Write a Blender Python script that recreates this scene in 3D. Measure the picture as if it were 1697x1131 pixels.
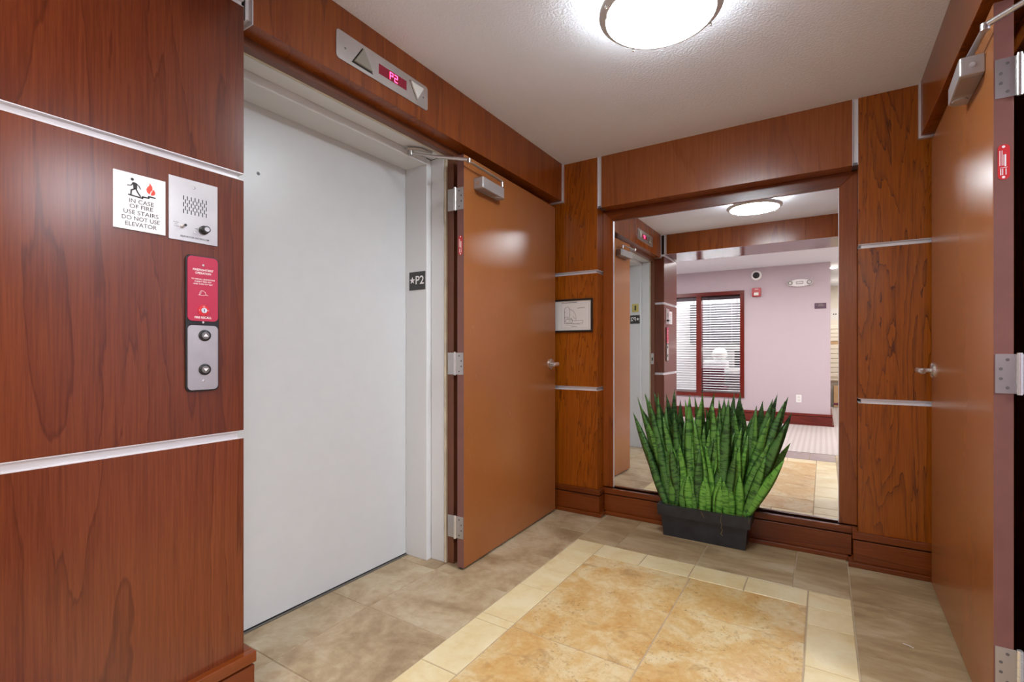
import bpy, bmesh, math, random
from mathutils import Vector, Matrix
random.seed(7)
R = math.radians
for o in list(bpy.data.objects):
    bpy.data.objects.remove(o)
scene = bpy.context.scene
C = scene.collection

# ------------------------------------------------------------------ camera
EYE = 1.116
cam = bpy.data.cameras.new('camera')
cam.sensor_width = 36.0
cam.lens = 811.0 / 1697.0 * 36.0
cam.shift_y = 16.5 / 1697.0
cam.clip_start = 0.02
cam_o = bpy.data.objects.new('camera', cam)
C.objects.link(cam_o)
cam_o.location = (0, 0, EYE)
cam_o.rotation_euler = (R(90), 0, R(32.49))
scene.camera = cam_o

# ------------------------------------------------------------------ world + view
w = bpy.data.worlds.new('world')
scene.world = w
w.use_nodes = True
w.node_tree.nodes['Background'].inputs[0].default_value = (0.8, 0.85, 1.0, 1)
w.node_tree.nodes['Background'].inputs[1].default_value = 0.3
vs = scene.view_settings
vs.view_transform = 'Standard'
vs.look = 'None'
vs.gamma = 1.0
vs.use_curve_mapping = False
vs.exposure = 0.86

DOME_STRENGTH = 34.0          # ceiling dome in the vestibule
LOBBY_WATTS = 11.0            # each recessed lobby downlight
COOL_WATTS = 36.0             # tube light of the room through the right opening
FILL_WATTS = 10.5            # each added, unseen fill panel over the lobby
OFFICE_WATTS = 28.0           # office ceiling panel
COOL = (0.86, 0.9, 1.0)
NEUT = (1.0, 0.97, 0.97)

# ------------------------------------------------------------------ materials
def srgb(r, g, b):
    def f(c):
        c /= 255.0
        return c / 12.92 if c <= 0.04045 else ((c + 0.055) / 1.055) ** 2.4
    return (f(r), f(g), f(b), 1.0)

class NT:
    def __init__(s, name):
        s.m = bpy.data.materials.new(name)
        s.m.use_nodes = True
        s.t = s.m.node_tree
        s.b = s.t.nodes['Principled BSDF']
    def n(s, typ, **kw):
        nd = s.t.nodes.new(typ)
        for k, v in kw.items():
            if k.startswith('_'):
                setattr(nd, k[1:], v)
            else:
                nd.inputs[k.replace('__', ' ')].default_value = v
        return nd
    def l(s, a, b):
        s.t.links.new(a, b)
    def ramp(s, fac, stops, interp='LINEAR'):
        r = s.t.nodes.new('ShaderNodeValToRGB')
        r.color_ramp.interpolation = interp
        e = r.color_ramp.elements
        while len(e) < len(stops):
            e.new(0.5)
        for el, (p, c) in zip(e, stops):
            el.position = p
            el.color = c if len(c) == 4 else tuple(c) + (1,)
        s.l(fac, r.inputs[0])
        return r.outputs[0]
    def math(s, op, a, b=None):
        nd = s.t.nodes.new('ShaderNodeMath')
        nd.operation = op
        for i, v in enumerate((a, b)):
            if v is None: continue
            if isinstance(v, (int, float)): nd.inputs[i].default_value = v
            else: s.l(v, nd.inputs[i])
        return nd.outputs[0]
    def mix(s, fac, a, b, mode='MIX'):
        nd = s.t.nodes.new('ShaderNodeMix')
        nd.data_type = 'RGBA'
        nd.blend_type = mode
        for sock, v in ((nd.inputs['Factor'], fac), (nd.inputs['A'], a), (nd.inputs['B'], b)):
            if isinstance(v, (int, float)): sock.default_value = v
            elif isinstance(v, tuple): sock.default_value = v
            else: s.l(v, sock)
        return nd.outputs['Result']
    def coords(s, scale=(1, 1, 1), rnd=True, loc=(0, 0, 0)):
        tc = s.t.nodes.new('ShaderNodeTexCoord')
        v = tc.outputs['Object']
        if rnd:
            oi = s.t.nodes.new('ShaderNodeObjectInfo')
            mu = s.t.nodes.new('ShaderNodeVectorMath'); mu.operation = 'SCALE'
            mu.inputs[0].default_value = (17.3, 29.1, 41.7)
            s.l(oi.outputs['Random'], mu.inputs['Scale'])
            ad = s.t.nodes.new('ShaderNodeVectorMath')
            s.l(v, ad.inputs[0]); s.l(mu.outputs[0], ad.inputs[1])
            v = ad.outputs[0]
        mp = s.t.nodes.new('ShaderNodeMapping')
        mp.inputs['Scale'].default_value = scale
        mp.inputs['Location'].default_value = loc
        s.l(v, mp.inputs['Vector'])
        return mp.outputs[0]
    def noise(s, vec, scale, detail=3, rough=0.5, dist=0.0):
        nd = s.n('ShaderNodeTexNoise', Scale=scale, Detail=detail, Roughness=rough, Distortion=dist)
        s.l(vec, nd.inputs['Vector'])
        return nd.outputs['Fac']
    def bump(s, h, strength, dist=0.002):
        bp = s.n('ShaderNodeBump', Strength=strength, Distance=dist)
        s.l(h, bp.inputs['Height'])
        s.l(bp.outputs[0], s.b.inputs['Normal'])

def plain(name, col, rough=0.5, metal=0.0, spec=0.5, bump=None, coat=0.0, emit=None, var=0.0):
    k = NT(name)
    b = k.b
    b.inputs['Roughness'].default_value = rough
    b.inputs['Metallic'].default_value = metal
    b.inputs['Specular IOR Level'].default_value = spec
    b.inputs['Coat Weight'].default_value = coat
    b.inputs['Coat Roughness'].default_value = 0.1
    v = k.coords()
    nz = k.noise(v, 14, 4)
    a = max(var, 0.006)
    dark = tuple(c * (1 - a) for c in col[:3]) + (1,)
    lite = tuple(min(1, c * (1 + a)) for c in col[:3]) + (1,)
    k.l(k.ramp(nz, [(0.3, dark), (0.7, lite)]), b.inputs['Base Color'])
    if bump:
        sc, st, ds = bump
        k.bump(k.noise(v, sc, 3), st, ds)
    if emit:
        b.inputs['Emission Color'].default_value = emit[0]
        b.inputs['Emission Strength'].default_value = emit[1]
    return k.m

def wood(name, axis, light=(168, 90, 28), mid=(140, 66, 16), dark=(80, 34, 8), rough=0.25, figure=9.0, fw=0.28, dist=0.35, fsc=3.0):
    k = NT(name)
    light, mid, dark = [tuple(c * 0.925 for c in q) for q in (light, mid, dark)]
    sc = [1.0, 1.0, 1.0]
    sc['xyz'.index(axis)] = 0.085
    v = k.coords(tuple(sc))
    n1 = k.noise(v, fsc, 6, 0.46, dist)
    ring = k.math('FRACT', k.math('MULTIPLY', n1, figure))
    ringc = k.ramp(ring, [(0.0, (0.25, 0.25, 0.25)), (0.6, (0.35, 0.35, 0.35)), (0.92, (0.55, 0.55, 0.55)), (0.965, (1, 1, 1)), (1.0, (0.25, 0.25, 0.25))])
    sf = [1.0, 1.0, 1.0]
    sf['xyz'.index(axis)] = 0.03
    vf = k.coords(tuple(sf))
    fib = k.noise(vf, 170, 5, 0.72)
    bro = k.noise(v, 1.6, 2)
    fac = k.math('ADD', k.math('MULTIPLY', ringc, fw), k.math('ADD', k.math('MULTIPLY', fib, 0.55), k.math('MULTIPLY', bro, 0.42)))
    col = k.ramp(fac, [(0.36, srgb(*light)), (0.62, srgb(*mid)), (0.98, srgb(*dark))])
    k.l(col, k.b.inputs['Base Color'])
    k.b.inputs['Roughness'].default_value = rough
    k.b.inputs['Specular IOR Level'].default_value = 0.5
    k.bump(fib, 0.05, 0.001)
    return k.m

M = {}
M['wood_z'] = wood('cherry_veneer_vertical_grain', 'z')
M['wood_x'] = wood('cherry_veneer_horizontal_grain', 'x', light=(146, 74, 22), mid=(120, 54, 13), dark=(70, 30, 8), figure=7)
M['wood_y'] = wood('cherry_veneer_depth_grain', 'y', light=(146, 74, 22), mid=(120, 54, 13), dark=(70, 30, 8), figure=7)
M['wood_fig'] = wood('lit_figured_cherry', 'z', light=(188, 108, 18), mid=(162, 82, 10), dark=(86, 36, 4), figure=17, fw=0.5, dist=0.9, fsc=5.0)  # figure is grain; brighter amber is warm dome light put into the colour
M['wood_head'] = wood('lit_cherry_header_veneer', 'z', light=(170, 98, 48), mid=(146, 76, 32), dark=(100, 46, 18), figure=5, fw=0.16, dist=0.8, fsc=3.0)  # header cherry lightened: pinkish reflected light put into the colour
M['wood_pier'] = wood('shaded_pier_cherry', 'z', light=(130, 64, 32), mid=(100, 44, 22), dark=(58, 23, 12), figure=10, fw=0.26, dist=0.5, fsc=3.8)  # same cherry made darker and redder: lighting of the pier put into colour

def door_mat():
    k = NT('brown_satin_door_laminate')
    v = k.coords((1, 1, 1))
    n1 = k.noise(v, 1.8, 3)
    col = k.ramp(n1, [(0.3, srgb(150, 90, 46)), (0.7, srgb(158, 96, 50))])
    # fine pale scratches
    vs_ = k.coords((3.0, 3.0, 0.55))
    vo = k.n('ShaderNodeTexVoronoi', Scale=9.0)
    vo.feature = 'DISTANCE_TO_EDGE'
    nw = k.noise(vs_, 6, 4)
    cmb = k.n('ShaderNodeVectorMath'); cmb.operation = 'ADD'
    k.l(vs_, cmb.inputs[0]); 
    sc2 = k.n('ShaderNodeVectorMath'); sc2.operation = 'SCALE'; sc2.inputs[0].default_value = (1, 1, 1)
    k.l(nw, sc2.inputs['Scale']); k.l(sc2.outputs[0], cmb.inputs[1]); k.l(cmb.outputs[0], vo.inputs['Vector'])
    line = k.ramp(vo.outputs['Distance'], [(0.0, (1, 1, 1)), (0.008, (0, 0, 0))])
    gate = k.ramp(k.noise(k.coords(), 7, 2), [(0.66, (0, 0, 0)), (0.7, (1, 1, 1))])
    f = k.math('MULTIPLY', k.math('MULTIPLY', line, gate), 0.35)
    k.l(k.mix(f, col, srgb(215, 170, 130)), k.b.inputs['Base Color'])
    k.b.inputs['Roughness'].default_value = 0.27
    k.b.inputs['Specular IOR Level'].default_value = 0.5
    k.bump(k.noise(v, 160, 2), 0.03, 0.001)
    return k.m
M['door'] = door_mat()
M['door_edge'] = plain('cool_tinted_door_edge', srgb(124, 82, 74), 0.35, var=0.06)  # brown edge; purple tint of the cool lobby light put into the colour
M['frame_brown'] = plain('brown_painted_steel_frame', srgb(112, 66, 44), 0.32, var=0.05)
M['white_paint'] = plain('white_enamel_steel', srgb(218, 219, 219), 0.38, bump=(220, 0.03, 0.001))
M['white_door'] = plain('white_elevator_door_enamel', srgb(210, 212, 213), 0.33, var=0.015, bump=(150, 0.02, 0.001))
M['alu'] = plain('white_satin_aluminium', srgb(222, 220, 222), 0.35, 0.35, var=0.03)
M['alu_dark'] = plain('dull_grey_aluminium', srgb(120, 116, 116), 0.4, 0.6)
M['caulk'] = plain('aged_cream_caulk', srgb(206, 194, 168), 0.7, var=0.15)
M['dark_metal'] = plain('dark_steel_sill', srgb(46, 46, 48), 0.45, 0.5)
M['sill'] = plain('worn_aluminium_sill', srgb(150, 148, 142), 0.4, 0.8, var=0.1)
M['steel'] = plain('brushed_stainless_steel', srgb(196, 192, 190), 0.32, 0.85, var=0.06)
M['chrome'] = plain('polished_satin_chrome', srgb(222, 220, 217), 0.2, 0.8)
M['closer_grey'] = plain('silver_painted_closer_body', srgb(172, 166, 164), 0.36, 0.35)
M['closer_shaded'] = plain('shaded_closer_cover_silver', srgb(150, 138, 134), 0.4, 0.3)  # shaded copy of the silver body colour, shade put into the paint
M['black'] = plain('black_satin_plastic', srgb(22, 22, 24), 0.4)
M['ink'] = plain('dark_grey_print', srgb(48, 48, 50), 0.6)
M['white_print'] = plain('white_print', srgb(240, 238, 236), 0.5)
M['sign_white'] = plain('white_acrylic_sign', srgb(236, 236, 238), 0.3)
M['flame_red'] = plain('orange_red_print', srgb(235, 80, 62), 0.5)
M['fire_red'] = plain('magenta_red_engraved_plate', srgb(178, 40, 72), 0.4)
M['key_red'] = plain('bright_red_key_ring', srgb(205, 40, 50), 0.35)
M['label_red'] = plain('red_metal_rating_label', srgb(200, 40, 44), 0.4)
M['alarm_red'] = plain('red_alarm_plastic', srgb(176, 14, 30), 0.3)
M['plate_black'] = plain('charcoal_number_plate', srgb(58, 57, 55), 0.45)
M['brass'] = plain('pale_brass_plate', srgb(206, 190, 110), 0.4, 0.3)
M['lens'] = plain('frosted_grey_lens', srgb(150, 147, 136), 0.3)
M['lens_white'] = plain('frosted_white_lens', srgb(226, 226, 220), 0.3)
M['display'] = plain('dark_red_display_glass', srgb(66, 16, 26), 0.15, emit=(srgb(150, 20, 50), 0.25))
M['led'] = plain('lit_red_led_segments', srgb(255, 60, 110), 0.4, emit=((1.0, 0.06, 0.2, 1), 3.0))
M['paper'] = plain('white_paper', srgb(224, 220, 216), 0.25)
M['frame_black'] = plain('black_picture_frame', srgb(30, 24, 20), 0.35)
M['nickel'] = plain('brushed_nickel_ring', srgb(214, 213, 212), 0.4, 0.1)
M['pan_white'] = plain('white_lamp_pan', srgb(240, 240, 238), 0.4)
M['soil'] = plain('dark_peat_soil', srgb(40, 28, 20), 0.95, var=0.4, bump=(120, 0.8, 0.01))
M['moss'] = plain('dry_moss_fibre', srgb(150, 128, 72), 0.9, var=0.3)
M['planter'] = plain('charcoal_zinc_planter', srgb(40, 41, 45), 0.42, var=0.35, bump=(40, 0.15, 0.002))
M['lav_wall'] = plain('light_tinted_lavender_wall', srgb(196, 182, 188), 0.75, bump=(140, 0.08, 0.001))  # purple tint of the lobby light put into this lavender colour
M['cream_wall'] = plain('cream_wall_paint', srgb(226, 218, 204), 0.75)
M['mahogany_x'] = wood('red_mahogany_trim_x', 'x', light=(136, 44, 30), mid=(114, 34, 24), dark=(80, 22, 16))
M['mahogany_z'] = wood('red_mahogany_trim_z', 'z', light=(136, 44, 30), mid=(114, 34, 24), dark=(80, 22, 16))
M['blind'] = plain('white_blind_slat', srgb(236, 236, 238), 0.4)
M['headrail'] = plain('plum_blind_headrail', srgb(62, 40, 52), 0.4)
M['plum'] = plain('plum_purple_plastic', srgb(96, 72, 88), 0.5)
M['maroon'] = plain('maroon_upholstery', srgb(104, 30, 60), 0.8)
M['charcoal'] = plain('charcoal_laminate', srgb(66, 64, 68), 0.5)
M['desk'] = plain('pale_grey_laminate', srgb(190, 190, 192), 0.4)
M['card'] = plain('tan_cardboard', srgb(196, 160, 118), 0.8, var=0.08)
M['mail'] = plain('cream_mailbox_enamel', srgb(232, 222, 204), 0.4)
M['garage'] = plain('painted_block_wall', srgb(190, 186, 196), 0.8, var=0.05)
M['garage_floor'] = plain('sealed_concrete', srgb(120, 116, 114), 0.6, var=0.1)
M['grout'] = plain('sandy_grout', srgb(176, 156, 128), 0.85, var=0.1)
M['dark_void'] = plain('unlit_wall_core', srgb(60, 36, 26), 0.8)  # dark tone for unlit, hidden parts; their shade is put into the colour

def lamp_mat(name, col, strength, base=(0.9, 0.9, 0.9, 1)):
    k = NT(name)
    k.b.inputs['Base Color'].default_value = base
    k.b.inputs['Emission Color'].default_value = col + (1,)
    k.b.inputs['Emission Strength'].default_value = strength
    return k.m
M['dome'] = lamp_mat('lit_opal_glass', (0.85, 0.945, 1.0), DOME_STRENGTH)
M['drum'] = lamp_mat('dimmer_frosted_drum_glass', (0.85, 0.945, 1.0), DOME_STRENGTH * 0.34)
M['downlight'] = lamp_mat('lit_downlight_lens', NEUT, 8.0)
M['tube'] = lamp_mat('lit_fluorescent_lens', COOL, 6.0)
M['bulb'] = lamp_mat('lit_globe', (1, 0.97, 0.94), 25.0)

def ceiling_mat():
    k = NT('orange_peel_ceiling_paint')
    v = k.coords(rnd=False)
    n = k.noise(v, 95, 3, 0.55, 0.4)
    h = k.ramp(n, [(0.42, (0, 0, 0)), (0.6, (1, 1, 1))])
    k.b.inputs['Base Color'].default_value = srgb(240, 242, 249)
    k.b.inputs['Roughness'].default_value = 0.8
    k.bump(h, 0.35, 0.004)
    return k.m
M['ceiling'] = ceiling_mat()

def tile_mat(name, stops, scale, rough, vein=None, pits=False, stretch=(1, 1, 1), hi=0.25):
    k = NT(name)
    v = k.coords(stretch)
    n1 = k.noise(v, scale, 6, 0.6, 0.8)
    n2 = k.noise(v, scale * 6, 6, 0.7, 0.3)
    f = k.math('ADD', k.math('MULTIPLY', n1, 1 - hi), k.math('MULTIPLY', n2, hi))
    col = k.ramp(f, [(p, tuple(q * 0.86 for q in c[:3]) + (1,)) for p, c in stops])
    if vein:
        nv = k.noise(k.coords(stretch, loc=(3.1, 1.7, 0)), scale * 1.2, 6, 0.62, 1.2)
        g = k.ramp(nv, [(0.58, (0, 0, 0)), (0.68, (1, 1, 1))])
        col = k.mix(k.math('MULTIPLY', g, vein[1]), col, vein[0])
    if pits:
        npit = k.noise(k.coords((1, 1, 1)), 70, 4, 0.7, 1.0)
        gate = k.noise(k.coords((1, 1, 1), loc=(5, 2, 0)), 7, 2)
        pf = k.math('MULTIPLY', k.ramp(npit, [(0.57, (0, 0, 0)), (0.63, (1, 1, 1))]), k.ramp(gate, [(0.45, (0, 0, 0)), (0.6, (1, 1, 1))]))
        col = k.mix(k.math('MULTIPLY', pf, 0.7), col, srgb(128, 92, 48))
    k.l(col, k.b.inputs['Base Color'])
    k.b.inputs['Roughness'].default_value = rough
    k.b.inputs['Specular IOR Level'].default_value = 0.4
    k.bump(n2, 0.06, 0.002)
    return k.m
M['tile_tan'] = tile_mat('tan_stone_look_tile', [(0.36, srgb(152, 126, 94)), (0.5, srgb(184, 160, 126)), (0.64, srgb(206, 190, 160))], 3.6, 0.36, hi=0.3)
M['tile_tan_x'] = tile_mat('tan_streaked_tile', [(0.36, srgb(150, 124, 90)), (0.5, srgb(180, 156, 118)), (0.64, srgb(202, 184, 152))], 3.4, 0.34, stretch=(0.6, 2.0, 1))
M['tile_cream'] = tile_mat('cream_travertine_border_tile', [(0.36, srgb(222, 196, 142)), (0.5, srgb(232, 212, 164)), (0.66, srgb(238, 224, 184))], 5.0, 0.33)
M['tile_gold'] = tile_mat('golden_travertine_tile', [(0.36, srgb(202, 152, 84)), (0.48, srgb(214, 176, 116)), (0.60, srgb(226, 204, 158))], 5.5, 0.33, vein=(srgb(156, 118, 70), 0.55), pits=True, hi=0.36)
M['tile_sheen'] = tile_mat('purple_sheen_grey_tile', [(0.36, srgb(150, 132, 128)), (0.6, srgb(172, 156, 150))], 4.0, 0.3)  # grey-tan tile with a purple reflection put into its colour

def carpet_mat():
    k = NT('striped_pale_carpet')
    v = k.coords(rnd=False)
    wv = k.n('ShaderNodeTexWave', Scale=5.5)
    wv.bands_direction = 'X'
    k.l(v, wv.inputs['Vector'])
    n = k.noise(v, 260, 3)
    c1 = k.ramp(wv.outputs['Fac'], [(0.3, srgb(196, 188, 184)), (0.85, srgb(184, 172, 168))])
    k.l(k.mix(k.math('MULTIPLY', n, 0.35), c1, srgb(150, 136, 130)), k.b.inputs['Base Color'])
    k.b.inputs['Roughness'].default_value = 0.95
    k.bump(n, 0.4, 0.004)
    return k.m
M['carpet'] = carpet_mat()

def leaf_mat(name, a, b, c):
    k = NT(name)
    v = k.coords((1, 1, 1))
    n0 = k.noise(v, 26, 3)
    vb = k.coords((0.25, 0.25, 1))
    nb = k.noise(vb, 72, 2, 0.5, 0.7)
    band = k.ramp(nb, [(0.40, (0, 0, 0)), (0.50, (1, 1, 1))])
    col = k.mix(band, srgb(*a), srgb(*b))
    k.l(k.mix(k.math('MULTIPLY', n0, 0.3), col, srgb(*c)), k.b.inputs['Base Color'])
    k.b.inputs['Roughness'].default_value = 0.34
    k.b.inputs['Specular IOR Level'].default_value = 0.5
    return k.m
M['leaf_a'] = leaf_mat('banded_green_leaf', (42, 80, 36), (100, 152, 66), (80, 136, 52))
M['leaf_b'] = leaf_mat('dark_banded_green_leaf', (34, 66, 34), (80, 128, 62), (60, 106, 46))
M['leaf_c'] = leaf_mat('bright_green_leaf', (64, 120, 42), (116, 176, 72), (100, 164, 58))

def mirror_mat():
    k = NT('silvered_mirror_glass')
    k.b.inputs['Base Color'].default_value = (0.9, 0.9, 0.9, 1)
    k.b.inputs['Metallic'].default_value = 1.0
    k.b.inputs['Roughness'].default_value = 0.0
    return k.m
M['mirror'] = mirror_mat()

def glass_mat():
    m = bpy.data.materials.new('clear_window_glass')
    m.use_nodes = True
    t = m.node_tree
    t.nodes.clear()
    out = t.nodes.new('ShaderNodeOutputMaterial')
    mx = t.nodes.new('ShaderNodeMixShader')
    tr = t.nodes.new('ShaderNodeBsdfTransparent')
    gl = t.nodes.new('ShaderNodeBsdfGlossy')
    gl.inputs['Roughness'].default_value = 0.02
    fr = t.nodes.new('ShaderNodeFresnel')
    fr.inputs[0].default_value = 1.45
    t.links.new(fr.outputs[0], mx.inputs[0])
    t.links.new(tr.outputs[0], mx.inputs[1])
    t.links.new(gl.outputs[0], mx.inputs[2])
    t.links.new(mx.outputs[0], out.inputs[0])
    return m
M['glass'] = glass_mat()

# ------------------------------------------------------------------ mesh helpers
WLOC = {}
class MB:
    def __init__(s):
        s.v = []; s.f = []
    def add(s, vs, fs):
        n = len(s.v)
        s.v += [tuple(p) for p in vs]
        s.f += [tuple(i + n for i in f) for f in fs]
        return s
    def box(s, x0, x1, y0, y1, z0, z1):
        x0, x1 = sorted((x0, x1)); y0, y1 = sorted((y0, y1)); z0, z1 = sorted((z0, z1))
        return s.add([(x0, y0, z0), (x1, y0, z0), (x1, y1, z0), (x0, y1, z0), (x0, y0, z1), (x1, y0, z1), (x1, y1, z1), (x0, y1, z1)],
                     [(0, 3, 2, 1), (4, 5, 6, 7), (0, 1, 5, 4), (1, 2, 6, 5), (2, 3, 7, 6), (3, 0, 4, 7)])
    def hexa(s, bot, top):
        return s.add(list(bot) + list(top), [(0, 3, 2, 1), (4, 5, 6, 7), (0, 1, 5, 4), (1, 2, 6, 5), (2, 3, 7, 6), (3, 0, 4, 7)])
    def prism(s, poly, a, b, axis='z'):
        # poly: 2D points; axis the extrusion axis; (x,y)->(other two axes in order)
        def P(p, h):
            return {'z': (p[0], p[1], h), 'y': (p[0], h, p[1]), 'x': (h, p[0], p[1])}[axis]
        n = len(poly)
        vs = [P(p, a) for p in poly] + [P(p, b) for p in poly]
        fs = [tuple(range(n))[::-1], tuple(range(n, 2 * n))]
        fs += [(i, (i + 1) % n, n + (i + 1) % n, n + i) for i in range(n)]
        return s.add(vs, fs)
    def lathe(s, prof, n=24, c=(0, 0, 0), axis='z'):
        # prof list of (r, h) ; closed at ends where r==0
        vs = []; fs = []
        for r, h in prof:
            for i in range(n):
                a = 2 * math.pi * i / n
                p = (r * math.cos(a), r * math.sin(a), h)
                if axis == 'y': p = (p[0], p[2], p[1])
                if axis == 'x': p = (p[2], p[0], p[1])
                vs.append((p[0] + c[0], p[1] + c[1], p[2] + c[2]))
        for j in range(len(prof) - 1):
            for i in range(n):
                k = (i + 1) % n
                fs.append((j * n + i, j * n + k, (j + 1) * n + k, (j + 1) * n + i))
        fs.append(tuple(range(n))[::-1])
        fs.append(tuple(range((len(prof) - 1) * n, len(prof) * n)))
        return s.add(vs, fs)
    def tube(s, pts, r, n=8, flat=1.0):
        pts = [Vector(p) for p in pts]
        rings = []
        for i, p in enumerate(pts):
            d = (pts[min(i + 1, len(pts) - 1)] - pts[max(i - 1, 0)]).normalized()
            up = Vector((0, 0, 1)) if abs(d.z) < 0.95 else Vector((0, 1, 0))
            a = d.cross(up).normalized(); b = a.cross(d).normalized()
            rr = r[i] if isinstance(r, (list, tuple)) else r
            rings.append([p + a * rr * math.cos(2 * math.pi * k / n) + b * rr * flat * math.sin(2 * math.pi * k / n) for k in range(n)])
        vs = [q for rg in rings for q in rg]
        fs = []
        for j in range(len(rings) - 1):
            for k in range(n):
                m = (k + 1) % n
                fs.append((j * n + k, j * n + m, (j + 1) * n + m, (j + 1) * n + k))
        fs.append(tuple(range(n))[::-1])
        fs.append(tuple(range((len(rings) - 1) * n, len(rings) * n)))
        return s.add(vs, fs)
    def stroke(s, pts, w, z0, z1):
        for (x0, y0), (x1, y1) in zip(pts[:-1], pts[1:]):
            dx, dy = x1 - x0, y1 - y0
            L = math.hypot(dx, dy) or 1
            nx, ny = -dy / L * w / 2, dx / L * w / 2
            ex, ey = dx / L * w * 0.3, dy / L * w * 0.3
            s.prism([(x0 - ex + nx, y0 - ey + ny), (x0 - ex - nx, y0 - ey - ny), (x1 + ex - nx, y1 + ey - ny), (x1 + ex + nx, y1 + ey + ny)], z0, z1)
        return s
    def disc(s, x, y, r, z0, z1, n=20):
        return s.prism([(x + r * math.cos(2 * math.pi * i / n), y + r * math.sin(2 * math.pi * i / n)) for i in range(n)], z0, z1)
    def build(s, name, mat, parent=None, bevel=0.0, smooth=False, segs=2, local=False, kind=None, label=None):
        off = Vector((0, 0, 0))
        if parent is not None and not local:
            off = WLOC[parent.name]
        me = bpy.data.meshes.new(name)
        me.from_pydata([(Vector(p) - off)[:] for p in s.v], [], s.f)
        bm = bmesh.new(); bm.from_mesh(me)
        bmesh.ops.recalc_face_normals(bm, faces=bm.faces)
        if bevel:
            ed = [e for e in bm.edges if len(e.link_faces) == 2 and e.calc_face_angle(0) > R(35)]
            bmesh.ops.bevel(bm, geom=ed, offset=bevel, segments=segs, profile=0.5, affect='EDGES', clamp_overlap=True)
        if smooth:
            for f in bm.faces: f.smooth = True
            for e in bm.edges:
                if len(e.link_faces) == 2 and e.calc_face_angle(0) > R(40): e.smooth = False
        bm.to_mesh(me); bm.free()
        me.materials.append(M[mat] if isinstance(mat, str) else mat)
        o = bpy.data.objects.new(name, me)
        C.objects.link(o)
        if parent is not None:
            o.parent = parent
        WLOC[o.name] = Vector(off) if parent is not None else Vector((0, 0, 0))
        if kind: o['kind'] = kind
        if label: o['label'] = label
        return o

def rrect(w, h, r, cx=0, cy=0, n=5):
    pts = []
    for sx, sy, a0 in ((1, 1, 0), (-1, 1, 90), (-1, -1, 180), (1, -1, 270)):
        for i in range(n + 1):
            a = R(a0 + 90 * i / n)
            pts.append((cx + sx * (w / 2 - r) + r * math.cos(a), cy + sy * (h / 2 - r) + r * math.sin(a)))
    return pts

def empty(name, loc, rz=0.0, facing=None):
    o = bpy.data.objects.new(name, None)
    o.empty_display_size = 0.05
    C.objects.link(o)
    if facing:
        rt, nm = {'+x': ((0, 1, 0), (1, 0, 0)), '-y': ((1, 0, 0), (0, -1, 0)), '+y': ((-1, 0, 0), (0, 1, 0)), '-x': ((0, -1, 0), (-1, 0, 0))}[facing]
        m = Matrix.Identity(4)
        for i in range(3):
            m[i][0] = rt[i]; m[i][1] = (0, 0, 1)[i]; m[i][2] = nm[i]; m[i][3] = loc[i]
        o.matrix_world = m
    else:
        o.location = loc
        o.rotation_euler = (0, 0, rz)
    WLOC[o.name] = Vector(loc)
    return o

def tag(o, label=None, cat=None, group=None, kind=None):
    if label: o['label'] = label
    if cat: o['category'] = cat
    if group: o['group'] = group
    if kind: o['kind'] = kind
    return o

def struct(o, label=None):
    o['kind'] = 'structure'
    if label: o['label'] = label
    return o

def text(body, parent, mat, cx, cy, wd, ht, z=0.0, name='lettering', weight=0.0, mirror=False):
    cu = bpy.data.curves.new('lettering', 'FONT')
    cu.body = body
    cu.align_x = 'CENTER'
    cu.resolution_u = 3
    cu.offset = weight
    tmp = bpy.data.objects.new('tmp', cu)
    C.objects.link(tmp)
    bpy.context.view_layer.update()
    dg = bpy.context.evaluated_depsgraph_get()
    me = bpy.data.meshes.new_from_object(tmp.evaluated_get(dg))
    bpy.data.objects.remove(tmp)
    xs = [v.co.x for v in me.vertices]; ys = [v.co.y for v in me.vertices]
    x0, x1, y0, y1 = min(xs), max(xs), min(ys), max(ys)
    for v in me.vertices:
        v.co.x = cx + ((v.co.x - (x0 + x1) / 2) / (x1 - x0)) * wd
        v.co.y = cy + ((v.co.y - (y0 + y1) / 2) / (y1 - y0)) * ht
        v.co.z = z
    me.name = name
    me.materials.clear()
    me.materials.append(M[mat])
    o = bpy.data.objects.new(name, me)
    C.objects.link(o)
    o.parent = parent
    return o

def copy_tree(o, parent=None):
    c = o.copy(); C.objects.link(c); c.parent = parent
    for ch in list(o.children): copy_tree(ch, c)
    return c

# ------------------------------------------------------------------ key dimensions
CEIL = 2.432
XL, XR = -1.527, 0.375          # pier faces
HL, HR = -1.553, 0.400          # header faces
YP0, YP1 = 0.28, 0.839          # pier depth
YB = 3.115                      # back pilaster face
YM = 3.215                      # mirror frame face
HB = 2.170                      # side header underside
BEAM = 2.212                    # cross beam underside
S1 = (0.844, 0.869)             # lower reveal strip
S2 = (1.647, 1.670)             # upper reveal strip
BT = 0.176                      # baseboard top

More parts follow.
